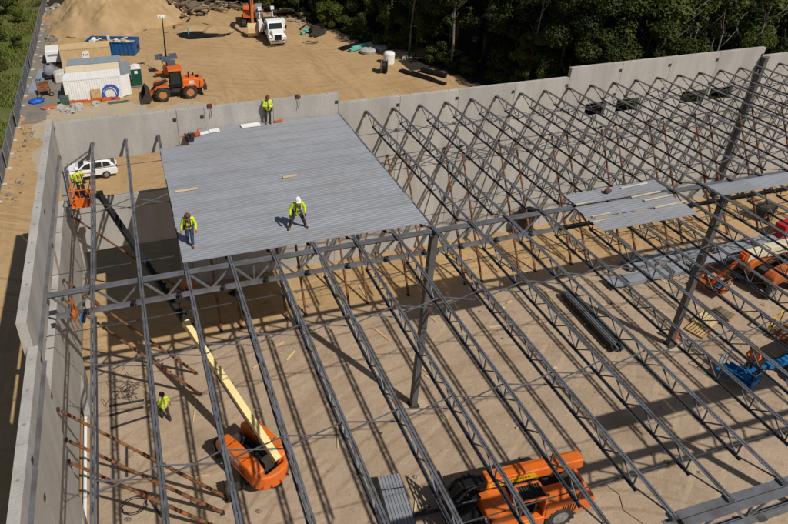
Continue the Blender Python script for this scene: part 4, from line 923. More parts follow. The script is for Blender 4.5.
def loader():
    r = T('wheel_loader', 'orange wheel loader with brown bucket beside the green toilet', 'wheel loader', (9.15, 34.3, 0), R(180))
    b = B(); b.box((-1.2, 0, .95), (3.4, 1.1, .5)); b.box((1.2, 0, .95), (2.0, .9, .55)); b.box((0, 0, 1.2), (.4, .5, .6)); b.build('frame', 'grime', r)
    for sx in (-1.5, 1.5):
        for sy in (-1.02, 1.02): wheel(r, (sx, sy, .76), .76, .55, 'tan_rim', 14)
    b = B(); b.prism([(-3.1, 1.05), (-.75, 1.05), (-.75, 2.2), (-2.2, 2.18), (-3.0, 1.95), (-3.15, 1.6)], -.85, .85); h = b.build('engine_hood', 'orange', r, bevel=.1)
    for sg in (-1, 1):
        b = B(); b.box((-1.75, sg * .858, 1.75), (.55, .014, .5)); b.box((-1.75, sg * .867, 1.68), (.36, .012, .1)); b.build('decal', 'white_dirty', h)
        b = B(); b.box((-2.6, sg * .86, 1.6), (.12, .03, .8)); b.build('vent', 'grime', h)
        b = B(); b.prism([(-2.35, 1.3), (-2.2, 1.62), (-.8, 1.62), (-.6, 1.3), (-.7, 1.3), (-.9, 1.52), (-2.1, 1.52), (-2.25, 1.3)], sg * .75, sg * 1.25); b.build('rear_fender', 'orange', r)
        b = B(); b.prism([(.7, 1.45), (.9, 1.66), (2.1, 1.66), (2.3, 1.4), (2.2, 1.4), (2.05, 1.57), (.95, 1.57), (.8, 1.45)], sg * .75, sg * 1.22); b.build('front_fender', 'orange', r)
    b = B(); b.tube([(-1.5, .3, 2.15), (-1.5, .3, 2.75), (-1.62, .3, 2.9)], .07); b.tube([(-2.05, -.2, 2.15), (-2.05, -.2, 2.5)], .1); b.box((-2.45, .2, 2.25), (.3, .3, .2)); b.build('exhaust', 'black', r)
    b = B(); b.box((-3.2, 0, 1.05), (.4, 1.9, .6)); b.build('counterweight', 'grime', r, bevel=.06)
    b = B()
    for x, y in ((-.7, -.7), (-.7, .7), (.55, -.68), (.55, .68)): b.bar((x, y, 1.35), (x * .9, y, 3.15), .1)
    b.box((-.05, 0, 1.5), (1.3, 1.45, .3)); cb = b.build('cab', 'black', r)
    b = B(); b.box((-.08, 0, 3.24), (1.55, 1.6, .18)); b.build('cab_roof', 'orange', cb, bevel=.06)
    b = B(); b.box((-.05, 0, 2.35), (1.12, 1.3, 1.35)); b.build('cab_glass', 'glass', cb)
    for sg in (-1, 1):
        b = B(); b.bar((.9, sg * .42, 1.75), (2.2, sg * .45, 1.2), .16, .34); b.bar((2.2, sg * .45, 1.2), (2.95, sg * .45, .45), .16, .3); b.build('lift_arm', 'orange_dirty', r, bevel=.02)
        b = B(); b.tube([(1.0, sg * .25, 1.2), (2.3, sg * .35, 1.0)], .08); b.build('cylinder', 'chrome', r)
    b = B(); b.bar((.9, 0, 2.0), (2.4, 0, 1.55), .2, .2); b.tube([(1.0, 0, 2.0), (2.3, 0, 1.7)], .1); b.build('bucket_link', 'grime', r)
    b = B(); prof = [(2.9, .9), (2.75, .45), (2.95, .1), (4.0, .04), (4.0, .1), (3.0, .2), (2.9, .5), (3.05, .88), (3.35, 1.35), (3.25, 1.38)]
    b.prism(prof, -1.4, 1.4); b.prism([(2.9, .9), (2.75, .45), (2.95, .1), (4.0, .04), (3.35, 1.35)], -1.43, -1.4); b.prism([(2.9, .9), (2.75, .45), (2.95, .1), (4.0, .04), (3.35, 1.35)], 1.4, 1.43); b.build('bucket', 'grime', r)
loader()

def truck():
    r = T('white_truck', 'white truck facing the camera with open white side boxes', 'truck', (24.7, 53.4, 0), R(-90) - .03)
    # local x forward
    b = B(); b.box((-.3, 0, .85), (9.0, .9, .3)); b.build('chassis', 'black', r)
    b = B(); b.prism([(3.0, .75), (4.55, .75), (4.6, 1.3), (4.5, 1.75), (3.0, 1.95)], -.75, .75); b.build('hood', 'white', r, bevel=.12)
    for sg in (-1, 1): b = B(); b.prism([(2.85, .75), (4.45, .7), (4.6, 1.0), (4.3, 1.35), (3.3, 1.4), (2.85, 1.1)], sg * .7, sg * 1.2); b.build('front_fender', 'white', r, bevel=.1)
    b = B(); b.box((4.62, 0, 1.25), (.05, .95, .75)); b.build('grille', 'black', r, bevel=.03)
    b = B(); b.box((4.7, 0, .6), (.2, 2.3, .3)); b.build('bumper', 'chrome', r, bevel=.04)
    for sg in (-1, 1): b = B(); b.box((4.5, sg * .95, 1.1), (.12, .3, .22)); b.build('headlight', 'chrome', r, bevel=.02)
    b = B(); b.prism([(1.2, .9), (3.1, .9), (3.1, 1.95), (2.7, 2.8), (2.3, 2.95), (1.2, 2.95)], -1.1, 1.1); b.build('cab', 'white', r, bevel=.08)
    b = B(); b.add([(3.12, -.95, 2.0), (3.12, .95, 2.0), (2.78, .88, 2.72), (2.78, -.88, 2.72), (3.06, -.95, 1.98), (3.06, .95, 1.98), (2.72, .88, 2.7), (2.72, -.88, 2.7)], [(0, 1, 2, 3), (7, 6, 5, 4), (0, 4, 5, 1), (1, 5, 6, 2), (2, 6, 7, 3), (3, 7, 4, 0)]); b.build('windscreen', 'glass', r)
    for sg in (-1, 1):
        b = B(); b.box((2.0, sg * 1.105, 2.25), (1.1, .02, .7)); b.build('side_window', 'glass', r)
        b = B(); b.bar((2.9, sg * 1.1, 2.1), (3.05, sg * 1.4, 2.1), .04); b.box((3.05, sg * 1.42, 2.15), (.08, .22, .5)); b.build('mirror', 'black', r)
        b = B(); b.box((.2, sg * 1.62, 1.75), (1.2, .55, 1.5)); b.build('tool_box', 'white', r, bevel=.04)
        b = B(); b.tube([(-3.9, sg * .95, 1.2), (-3.9, sg * .95, 3.0)], .12); b.box((-3.9, sg * .95, 3.1), (.5, .5, .4)); b.build('rear_post', 'white', r)
    b = B(); b.box((-2.2, 0, 1.15), (6.2, 2.3, .25)); b.box((-2.2, 1.1, 1.6), (6.2, .08, .7)); b.box((-2.2, -1.1, 1.6), (6.2, .08, .7)); b.box((.85, 0, 1.9), (.1, 2.3, 1.4)); b.build('bed', 'white_dirty', r, bevel=.02)
    b = B(); b.box((-1.5, 0, 1.7), (3.0, 1.6, .8)); b.tube([(-3, .3, 1.8), (-1, .2, 2.3), (.3, .3, 2.2)], .15); b.build('bed_load', 'grime', r)
    for x, ys in ((3.6, (-.95, .95)), (-2.0, (-.9, .9)), (-3.3, (-.9, .9))):
        for y in ys: wheel(r, (x, y, .5), .5, .32 if x > 0 else .55, 'grey_rim')
truck()

def excavator():
    r = T('excavator', 'orange excavator with tan bucket reaching down towards the camera', 'excavator', (23.6, 61.0, 0), R(-101))
    for sg in (-1, 1):
        b = B(); pr_ = []
        for k in range(9): a = math.pi / 2 + math.pi * k / 8; pr_.append((-1.7 + .45 * math.cos(a), .45 + .45 * math.sin(a)))
        for k in range(9): a = -math.pi / 2 + math.pi * k / 8; pr_.append((1.7 + .45 * math.cos(a), .45 + .45 * math.sin(a)))
        b.prism(pr_, sg * 1.0, sg * 1.6)
        for k in range(14): b.box((-1.8 + k * .28, sg * 1.3, .91), (.14, .62, .05))
        b.build('track', 'grime', r)
    b = B(); b.box((0, 0, .75), (2.2, 2.0, .4)); b.lathe([(.9, 0), (.9, .2)], (0, 0, .95)); b.build('undercarriage', 'black', r)
    b = B(); b.prism([(-2.5, 1.15), (-1.0, 1.15), (-1.0, 2.3), (-2.3, 2.3), (-2.6, 2.0)], -1.45, 1.45); b.build('counterweight', 'orange', r, bevel=.12)
    b = B(); b.box((.2, -.9, 1.65), (2.4, 1.1, 1.0)); b.box((.1, .4, 1.4), (2.2, 1.2, .5)); b.build('house', 'orange', r, bevel=.06)
    b = B(); b.prism([(.0, 1.2), (1.6, 1.2), (1.65, 2.0), (1.3, 3.0), (.0, 3.0)], .45, 1.4); cb = b.build('cab', 'grey_mid', r, bevel=.05)
    b = B(); b.box((.75, 1.405, 2.3), (1.0, .02, 1.0)); b.box((1.62, .92, 2.1), (.04, .75, .9)); b.build('cab_glass', 'glass', cb)
    b = B(); b.bar((.9, -.1, 1.7), (2.6, -.1, 5.2), .5, .7); b.bar((2.6, -.1, 5.2), (5.6, -.1, 5.6), .45, .6); b.build('boom', 'orange', r, bevel=.06)
    b = B(); b.bar((5.3, -.1, 5.9), (6.9, -.1, 1.9), .4, .5); b.build('stick', 'orange_dirty', r, bevel=.04)
    b = B(); b.tube([(1.4, -.45, 1.6), (2.7, -.45, 4.4)], .11); b.tube([(3.4, -.1, 5.9), (5.2, -.1, 6.2)], .11); b.tube([(5.9, -.1, 5.0), (6.7, -.1, 2.6)], .09); b.build('cylinder', 'dark_steel', r)
    b = B(); b.prism([(6.6, 1.9), (7.2, 2.0), (7.6, 1.4), (7.7, .7), (7.2, .1), (6.9, .12), (7.2, .7), (6.9, 1.2)], -.85, .65); b.build('bucket', 'tan_container', r, bevel=.03)
excavator()

# ------------------------------------------------------------------ containers and yard objects
def container(label, x0, x1, y0, m, roof=None, sign=False, door=False, h=2.6, wd=2.25, rz=0.):
    r = T('shipping_container', label, 'container', ((x0 + x1) / 2, y0 + wd / 2, 0), rz); L = x1 - x0
    b = B(); b.box((0, 0, h / 2 + .06), (L - .08, wd - .08, h - .14))
    n = int(L / .26)
    for sg in (-1, 1):
        for k in range(n): b.box((-L / 2 + .2 + k * (L - .4) / (n - 1), sg * (wd / 2 - .03), h / 2 + .05), (.13, .05, h - .3))
    for k in range(8):
        for sg in (-1, 1): b.box((sg * (L / 2 - .03), -wd / 2 + .2 + k * (wd - .4) / 7, h / 2 + .05), (.05, .13, h - .3))
    b.build('corrugated_box', m, r)
    b = B()
    for sx in (-1, 1):
        for sy in (-1, 1): b.box((sx * (L / 2 - .06), sy * (wd / 2 - .06), h / 2), (.14, .14, h))
    for sy in (-1, 1):
        for z in (.08, h - .06): b.box((0, sy * (wd / 2 - .05), z), (L - .2, .12, .14))
    for sx in (-1, 1):
        for z in (.08, h - .06): b.box((sx * (L / 2 - .05), 0, z), (.12, wd - .2, .14))
    b.build('frame', m, r)
    b = B()
    for k in range(22): b.box((-L / 2 + .25 + k * (L - .5) / 21, 0, h + .004), (.12, wd - .3, .03))
    b.box((0, 0, h - .02), (L - .22, wd - .22, .03)); b.build('roof', roof or m, r)
    if sign:
        b = B(); b.box((.0, -wd / 2 - .02, 1.62), (.82, .03, 1.15)); sg_ = b.build('sign', 'white', r)
        b = B(); b.box((0, -wd / 2 - .02, .94), (.82, .035, .2)); b.build('sign_stripe', 'lime', sg_)
        b = B(); y = -wd / 2 - .04
        for dx, st in ((-.25, ((0, 0, .05, .3), (.05, .1, .1, .05))), (.0, ((0, 0, .05, .2), (.06, -.08, .1, .05))), (.2, ((0, .08, .16, .05), (.05, 0, .05, .2), (.1, -.1, .12, .05)))):
            for (ox, oz, sx, sz) in st: b.box((dx + ox, y, 1.72 + oz), (sx, .012, sz))
        b.build('sign_letter', 'black', sg_)
    if door:
        b = B(); a = R(32); b.box((L / 2 + .55 * math.cos(a), -wd / 2 + .05 + .55 * math.sin(a), h / 2), (1.15, .06, h - .2), a)
        for k in range(4): t = .2 + k * .28; b.box((L / 2 + t * math.cos(a) + .035 * math.sin(a), -wd / 2 + .05 + t * math.sin(a) - .035 * math.cos(a), h / 2), (.1, .03, h - .5), a)
        b.build('door', m, r)
    return r
container('tan shipping container with a white sign, farthest back of the row', -3.4, 2.5, 46.8, 'tan_container', sign=True)
container('grey-blue shipping container second from the back of the row', -2.35, 3.6, 40.45, 'greyblue', door=True)
container('cream shipping container behind the white one', -2.4, 3.35, 37.9, 'cream_container')
container('white shipping container with open door nearest the back wall', -2.6, 3.4, 35.55, 'white', door=True)
def leaning(name, m, label, cat, x, y, w, h, lean=.25, th=.03):
    b = B(); b.bar((0, 0, 0), (0, lean, h), w, th, up=(0, -1, 0)); S(b, name, m, label, cat, (x, y, .02))
leaning('plywood_sheet', 'wood', 'brown plywood sheet leaning on the white container', 'plywood', .55, 35.2, 1.0, 1.3, .28)
b = B(); b.tube([(.85 * math.cos(t * .26), .18 + .12 * math.sin(t * .26), .85 + .8 * math.sin(t * .26)) for t in range(25)], .07, 8); b.tube([(.7 * math.cos(t * .26), .1 + .1 * math.sin(t * .26), .8 + .66 * math.sin(t * .26)) for t in range(25)], .05, 8)
S(b, 'hose_coil', 'tarp_blue', 'blue hose coil leaning against front of white container', 'hose', (2.15, 35.15, 0))
b = B()
for k in range(12): b.box((-2.6 + k * .48, .12 * math.sin(k * 2.1), .2 + .05 * math.sin(k)), (.52, .05, .38), .2 * math.sin(k * 1.7))
S(b, 'safety_netting', 'netting', 'orange plastic netting along the foot of the white container', 'netting', (.1, 35.1, 0))
b = B(); b.tube([(0, 0, .12), (2.2, .1, .12)], .09); b.tube([(.1, -.25, .1), (2.0, -.2, .1)], .07); S(b, 'pipe_length', 'green_box', 'two greenish pipes on the ground right of white container front', 'pipes', (1.7, 34.1, 0))
b = B(); b.box((0, 0, .45), (.95, .7, .9)); b.box((0, 0, .93), (1.0, .75, .06)); S(b, 'job_box', 'green_box', 'grey-green box at the left front corner of the white container', 'box', (-2.75, 35.2, .0), .1, bevel=.03)
r = T('portable_toilet', 'dark green portable toilet with white roof', 'portable toilet', (5.15, 39.1, 0), .02)
b = B(); b.box((0, 0, 1.08), (1.12, 1.12, 2.0)); [b.box((-.5 + k * .25, -.565, 1.0), (.05, .03, 1.8)) for k in range(5)]; b.build('cabin', 'green_dark', r, bevel=.04)
b = B(); b.prism([(-.6, 2.08), (.6, 2.08), (.5, 2.3), (0, 2.42), (-.5, 2.3)], -.6, .6); b.build('roof', 'white', r, bevel=.03)
b = B(); b.box((0, -.585, 1.75), (.36, .02, .34)); b.build('sign', 'white', r); b = B(); b.box((0, 0, .05), (1.3, 1.3, .1)); b.build('base', 'grey_mid', r)
b = B(); b.tube([(.56, -.3, .2), (.6, -.3, 2.2)], .04); b.build('vent_pipe', 'grey_mid', r)
r = T('dumpster', 'blue open-top waste container full of pale debris', 'waste container', (2.85, 52.3, 0), R(-20))
b = B(); L, Wd, H = 6.4, 2.35, 1.65
for sg in (-1, 1):
    b.box((0, sg * Wd / 2, H / 2 + .12), (L, .06, H))
    for k in range(12): b.box((-L / 2 + .2 + k * (L - .4) / 11, sg * (Wd / 2 + .06), H / 2 + .1), (.1, .08, H - .1))
    b.box((sg * L / 2, 0, H / 2 + .12), (.06, Wd, H)); b.box((0, sg * (Wd / 2 + .05), H + .1), (L + .1, .14, .12)); b.box((sg * (L / 2 + .03), 0, H + .1), (.12, Wd, .12))
b.box((0, 0, .16), (L, Wd, .08)); b.build('tub', 'blue', r)
b = B(); b.box((L / 2 + .06, .3, .8), (.03, .6, .5)); b.build('opening', 'black', r)
rr = random.Random(8)
for k in range(26):
    b = B(); b.box((0, 0, 0), (rr.uniform(.4, 1.3), rr.uniform(.2, .7), rr.uniform(.05, .3)), rr.uniform(0, 3)); o = b.build('debris', rr.choice(['white', 'white_dirty', 'wood_pale', 'wood', 'cream_container', 'log', 'hat_brown']), r); o.location = (rr.uniform(-2.8, 2.8), rr.uniform(-.9, .9), 1.35 + rr.uniform(0, .4)); o.rotation_euler = (rr.uniform(-.4, .4), rr.uniform(-.4, .4), 0)
b = B(); b.box((0, 0, .95), (L - .15, Wd - .15, .9)); b.build('debris_fill', 'rock_pale', r)
r = T('light_tower', 'light tower trailer with tall mast and solar panels', 'light tower', (8.9, 41.6, 0), .05)
b = B(); b.box((.5, -.6, .85), (2.0, 1.3, .7)); b.box((-.7, -.3, .55), (1.6, .5, .2)); b.box((1.0, -.8, 1.3), (.8, .7, .3)); b.build('trailer', 'orange', r, bevel=.05)
for y in (-1.3, .1): wheel(r, (.4, y, .35), .35, .2, 'grey_rim')
b = B(); b.tube([(0, 0, .8), (.05, 0, 4.2)], .1); b.tube([(.05, 0, 4.0), (.08, 0, 7.0)], .065); b.build('mast', 'black', r)
for dx, dy in ((-.3, 0), (.1, .1), (.3, -.1), (0, -.2)): b = B(); b.box((dx, dy, 7.1), (.34, .2, .26)); b.build('lamp_head', 'white', r, bevel=.03)
for x, y, z, rx in ((-.75, .75, 2.1, -.3), (-.1, -.45, 2.15, -.3), (.35, -1.9, 2.1, -.3), (.95, .8, 2.0, -.25)):
    b = B(); b.box((0, 0, 0), (.95, 1.1, .05), 0, Matrix.Rotation(.3, 3, 'X')); o = b.build('solar_panel', 'solar', r); o.location = (x, y, z)
    b = B(); b.tube([(x, y, z), (x * .3, y * .3 - .2, 1.1)], .03, 6); b.build('panel_strut', 'grey_mid', r)
r = T('small_trailer', 'small white enclosed trailer by the fence', 'trailer', (-4.6, 50.4, 0), .05)
b = B(); b.box((0, 0, 1.1), (1.7, 2.6, 1.5)); b.build('body', 'white', r, bevel=.08); b = B(); b.box((0, -1.31, 1.3), (1.2, .02, .25)); b.build('louvre', 'grey_mid', r)
for sg in (-1, 1): wheel(r, (sg * .95, 0, .35), .35, .22, 'grey_rim', yaw=R(90))
b = B(); b.bar((-.4, -1.3, .4), (0, -2.3, .4), .07); b.bar((.4, -1.3, .4), (0, -2.3, .4), .07); b.build('drawbar', 'dark_steel', r)
r = T('water_tank', 'grey tank trailer standing near the containers by the fence', 'tank', (-4.75, 44.6, 0), .1)
b = B(); b.lathe([(.3, -1.0), (.62, -.85), (.66, 0), (.62, .85), (.3, 1.0)], (0, 0, .95), (0, 1, 0), 18); b.build('barrel', 'grey_mid', r, smooth=True)
b = B(); b.box((0, 0, .3), (1.2, 2.0, .12)); b.box((-.5, .6, .15), (.12, .12, .3)); b.box((.5, .6, .15), (.12, .12, .3)); b.box((-.5, -.6, .15), (.12, .12, .3)); b.box((.5, -.6, .15), (.12, .12, .3)); b.build('cradle', 'dark_steel', r); b = B(); b.lathe([(.2, 0), (.2, .12)], (0, 0, 1.58)); b.build('hatch', 'black', r)
b = B(); b.prism([(-.8, 0), (.8, 0), (.8, .95), (.5, 1.2), (-.6, 1.15), (-.8, .9)], -.8, .8); S(b, 'wrapped_load', 'white_dirty', 'pale wrapped load between the tank and grey-blue container', 'wrapped load', (-3.4, 43.0, 0), .2, bevel=.12)
for i, (x, y, l) in enumerate(((-6.35, 42.0, 'flat grey sheet panel lying by the fence, nearer one'), (-5.9, 45.6, 'flat grey sheet panel lying by the fence, farther one'))):
    b = B(); b.box((0, 0, .05), (1.0, 4.4, .06)); [b.box((-.4 + .2 * k, 0, .09), (.06, 4.3, .03)) for k in range(5)]; S(b, 'sheet_panel', 'greyblue', l, 'sheet panel', (x, y, 0), -.06)
r = T('rusty_cart', 'rusty brown steel cart near the blue tarp', 'cart', (-5.05, 38.7, 0), .2)
b = B(); b.box((0, 0, .8), (1.3, 1.4, .1)); b.box((0, .7, 1.1), (1.3, .06, .6)); b.bar((-.6, -.6, .8), (-.6, -.6, .1), .1); b.bar((.6, -.6, .8), (.6, -.6, .1), .1); b.bar((-.6, .6, .8), (-.6, .6, .1), .1); b.bar((.6, .6, .8), (.6, .6, .1), .1); b.build('tray', 'rust', r)
for x in (-.65, .65): wheel(r, (x, -.65, .25), .25, .15, 'grey_rim')
b = B(); b.blob((0, 0, .1), (.75, .45, .28), 21, 14, 8, .35); S(b, 'blue_tarp', 'tarp_blue', 'crumpled bright blue tarp on the gravel by the fence', 'tarp', (-5.9, 36.7, .02), smooth=True)
b = B(); b.blob((0, 0, .08), (.8, .28, .2), 33, 14, 8, .35); S(b, 'orange_netting_roll', 'netting', 'crumpled orange netting roll on the gravel left of rubble', 'netting', (-4.3, 34.5, .02))

# rubble, rocks and logs
rk = [B().blob((0, 0, .1), (.4, .3, .25), i * 7 + 1, 8, 5, .5).mesh('rock') for i in range(5)]
for i, m_ in enumerate(rk): m_.materials.append(M['rock'] if i < 3 else M['rock_pale'])
rkp = []
for i in range(3): q = rk[i].copy(); q.materials.clear(); q.materials.append(M['rock_pale']); rkp.append(q)
rr = random.Random(11)
def rock(meshes, x, y, sc, label, group):
    o = link('rock', rr.choice(meshes)); o.location = (x, y, -.02); o.scale = (sc * rr.uniform(.7, 1.4), sc * rr.uniform(.7, 1.3), sc * rr.uniform(.5, 1.1)); o.rotation_euler = (0, 0, rr.uniform(0, 6.28)); tag(o, label, 'rock', group)
for k in range(46): rock(rkp, rr.gauss(-2.0, .9), rr.gauss(33.7, .7), rr.uniform(.35, 1.3), 'pale rubble chunk in the heap outside the back wall corner', 'rubble outside the corner')
for k in range(40): rock(rk, rr.uniform(-6.2, -5.0), rr.uniform(50, 82), rr.uniform(.4, 1.5), 'brown stone along the fence line up to the sand pile', 'stones along the fence')
for k in range(40): rock(rk[:3], rr.uniform(-6.9, -5.6), rr.uniform(14, 30), rr.uniform(.15, .6), 'stone along the fence foot left of the building', 'stones left of the building')
for k in range(22): rock(rk, rr.gauss(40.3, 1.8), rr.gauss(41, 1.0), rr.uniform(.5, 1.7), 'brown dirt clod heap stone by the tree edge near white drum', 'clods by the tree edge')
for k in range(30): rock(rk, rr.uniform(27, 41), 0, rr.uniform(.4, 1.2), 'stone at the edge of the woods', 'stones at the edge of woods')
for o in [o for o in col.objects if o.get('group') == 'stones at the edge of woods']: o.location.y = 66 - (o.location.x - 27) * 1.75 + rr.uniform(-1.5, .5)
lg = []
for i in range(4):
    q = B().tube([(-1.2, 0, 0), (-.3, .06 * i, .05), (.6, 0, .02), (1.3, .1, 0)], [.26, .24, .2, .17], 9).mesh('log'); q.materials.append(M['log']); lg.append(q)
for k in range(95):
    o = link('log', rr.choice(lg)); t = rr.random(); o.location = (9.8 + t * 7.5 + rr.gauss(0, .8), 71.5 - t * 1.5 + rr.gauss(0, 1.9), .25 + abs(rr.gauss(0, .75))); o.rotation_euler = (rr.uniform(-.2, .2), rr.uniform(-.4, .4), rr.uniform(-1, 1.6)); o.scale = (rr.uniform(.6, 1.3),) * 3
    tag(o, 'grey-brown log in the heap of stumps beside the sand pile', 'log', 'log heap')
for k in range(70):
    o = link('log', rr.choice(lg)); o.location = (rr.uniform(17, 33), 66, .2 + abs(rr.gauss(0, .3))); o.location.y = (70.5 if o.location.x < 26 else 70.5 - (o.location.x - 26) * 1.6) + rr.gauss(0, 1.0); o.rotation_euler = (0, rr.uniform(-.2, .2), rr.uniform(0, 3)); o.scale = (rr.uniform(.5, 1.0),) * 3
    tag(o, 'weathered brush log along the edge of the woods around the excavator', 'log', 'brush logs')
# sand pile
vs = []; n = 128; m_ = 44
for j in range(m_ + 1):
    for k in range(n):
        t = j / m_; a = 2 * math.pi * k / n; rad = 11.5 * t * (1 + .10 * math.sin(3 * a + 1) + .06 * math.sin(7 * a)); x = rad * math.cos(a); y = rad * .85 * math.sin(a)
        z = 7.4 * (1 - t) ** 1.05 * (1 + .2 * noise.noise(Vector((x * .35, y * .35, 0)))) + .9 * noise.noise(Vector((x * .45, y * .45, 5))) * (1 - t) ** .6 + .45 * noise.noise(Vector((a * 9, t * 2, 7))) * min(1, 3 * t) * (1 - t) * 2 + .3 * noise.noise(Vector((a * 5, t * 1.5, 2))) * t + .38 * noise.noise(Vector((x * 1.3, y * 1.3, 2))) + .16 * noise.noise(Vector((x * 3.1, y * 3.1, 2))) * min(1, (1 - t) * 4)
        vs.append((x, y, z - .12))
struct(S(B().add(vs, [(j * n + k, j * n + (k + 1) % n, (j + 1) * n + (k + 1) % n, (j + 1) * n + k) for j in range(m_) for k in range(n)]), 'sand_pile', 'pile_sand', 'tall pale sand pile at the top left', 'sand pile', (3.4, 69.5, 0), smooth=True))
for l, x, y, a, c, h_, sd_ in (('low dirt mound beside the dark tarp left of excavator', 17.9, 57.6, 2.2, 1.4, .8, 3), ('long low dirt mound by the tree edge', 40.5, 40.9, 3.2, 1.4, .7, 9), ('low sand mound right of the sand pile', 14.0, 60.5, 3.0, 1.8, .6, 6)):
    b = B(); b.blob((0, 0, 0), (a, c, h_), sd_, 20, 10, .35); S(b, 'dirt_mound', 'pile_sand', l, 'dirt mound', (x, y, -.05), smooth=True)
b = B(); b.blob((0, 0, .1), (3.4, 1.7, .16), 12, 22, 6, .4); S(b, 'black_tarp', 'black', 'flat black tarp on the sand left of the excavator', 'tarp', (15.9, 56.9, 0))
b = B(); b.lathe([(.1, 0), (.1, 1.2), (.05, 1.3)], (0, 0, 0)); b.box((0, 0, .04), (.4, .4, .06)); S(b, 'marker_post', 'teal', 'teal marker post at left end of the black tarp', 'post', (13.4, 57.4, 0))
# slabs, pipes, drum, spool, debris in the yard
b = B(); b.bar((-1.9, -.9, .12), (1.9, .9, .12), 1.0, .16); b.bar((-1.4, -.9, .26), (1.2, .4, .26), .7, .1); S(b, 'black_mat', 'black', 'black mat stack beside the teal plank', 'mat', (34.2, 46.0, 0))
b = B(); b.bar((-2.1, -.9, .2), (2.1, .9, .2), .55, .3); b.bar((-1.6, -.4, .4), (1.5, .95, .4), .3, .1); S(b, 'teal_plank', 'teal', 'teal pipe-like plank in front of the black mats', 'plank', (35.3, 44.9, 0))
for x, y, l in ((35.4, 43.0, 'pale domed concrete lid nearest the teal plank'), (37.7, 43.6, 'pale domed concrete lid in middle of the group'), (37.2, 45.3, 'pale domed concrete lid at the back of the group')):
    b = B(); b.lathe([(1.0, 0), (1.05, .35), (.85, .5), (.5, .56), (.1, .58)], (0, 0, 0), n=20); b.box((.3, .1, .6), (.35, .2, .12)); S(b, 'concrete_lid', 'rock_pale', l, 'concrete lid', (x, y, 0))
b = B(); rr = random.Random(31)
for k in range(24): a = rr.uniform(0, 3.14); c = Vector((rr.gauss(0, .8), rr.gauss(0, .6), .1 + abs(rr.gauss(0, .3)))); d = Vector((math.cos(a), math.sin(a), rr.uniform(-.2, .4))) * rr.uniform(.5, 1.2); b.tube([c - d, c + d], .03, 5)
S(b, 'wire_heap', 'white_dirty', 'heap of pale bent wire behind the concrete lids', 'wire heap', (39.2, 44.6, 0))
b = B(); b.lathe([(.7, 0), (.72, .1), (.72, 1.25), (.62, 1.45), (.25, 1.55)], (0, 0, 0), n=20); b.tube([(.72, 0, .4), (-.72, 0, .4)], .02); S(b, 'white_drum', 'white', 'white round drum standing behind the black spool', 'drum', (36.4, 38.2, 0))
r = T('cable_spool', 'black cable spool standing on edge in the yard', 'cable spool', (34.5, 35.2, 0), R(70))
for y in (-.38, .38): b = B(); b.lathe([(.78, -.04), (.8, 0), (.78, .04)], (0, y, .8), (0, 1, 0), 24); b.build('flange', 'log', r)
b = B(); b.lathe([(.62, -.33), (.62, .33)], (0, 0, .8), (0, 1, 0), 20); b.build('cable_winding', 'black', r)
b = B(); b.bar((0, 0, .12), (1.3, -2.4, .12), .7, .22); b.bar((1.1, -1.9, .12), (3.1, -5.9, .12), .6, .2); b.bar((.9, -1.2, .28), (2.4, -4.4, .28), .4, .12); S(b, 'black_pipe_stack', 'black', 'long low stack of flat black pipes in front of the wall', 'pipes', (36.7, 35.1, 0))
b = B(); b.tube([(0, 0, .28), (1.9, -2.9, .28)], .28, 14); S(b, 'black_pipe', 'black', 'single round black pipe behind the low pipe stack', 'pipe', (39.1, 34.3, 0))
r = T('machine_attachment', 'dark grapple-like machine attachment lying with teal parts', 'attachment', (31.4, 53.0, 0), .4)
b = B(); b.box((0, .6, .5), (1.6, .8, .7)); b.bar((-1.8, -.6, .25), (1.5, -.2, .4), .4, .3); b.bar((-1.5, -1.2, .2), (.8, -.8, .2), .25, .2); b.tube([(0, .5, .9), (-.9, 1.5, 1.2), (-1.5, 2.2, .4)], .14); b.build('frame', 'grime', r)
b = B(); b.box((-1.0, 1.3, .5), (1.2, .6, .35), .5); b.box((-1.9, 1.0, .3), (.5, .5, .3)); b.build('teal_cover', 'teal', r, bevel=.03); b = B(); b.box((1.3, .9, .55), (1.0, .9, .9), .3); b.build('crate', 'black', r)
b = B(); b.tube([(-1, 0, .06), (-.2, .5, .1), (.6, -.2, .06), (1.2, .2, .06)], .07, 6); b.tube([(-.8, -.4, .06), (.3, -.7, .08), (1.0, -.5, .06)], .05, 6); S(b, 'branch_debris', 'log', 'loose branches on the sand in front of the attachment', 'branches', (29.2, 49.3, 0))

# ------------------------------------------------------------------ fence on the left
first = None
for k in range(27):
    y = 12 + k * 3.0
    if first is None:
        first = T('fence_panel', 'grey screened chain-link fence panel along the grass', 'fence', (-7.3, y, 0), 0, 'fence along the grass')
        b = B(); b.box((0, 1.5, .98), (.02, 2.94, 1.8)); b.build('screen', 'screen_grey', first)
        b = B(); b.tube([(.04, 0, 0), (.04, 0, 2.0)], .04, 8); b.tube([(.04, 0, 1.95), (.04, 3, 1.95)], .025, 6); b.tube([(.04, 0, .12), (.04, 3, .12)], .025, 6); b.build('post', 'grey_mid', first)
        b = B(); b.box((.15, 0, .06), (.45, .2, .12)); b.build('foot_block', 'white_dirty', first)
    else: dup(first, (-7.3 + random.uniform(-.08, .08), y, 0), random.uniform(-.03, .03))

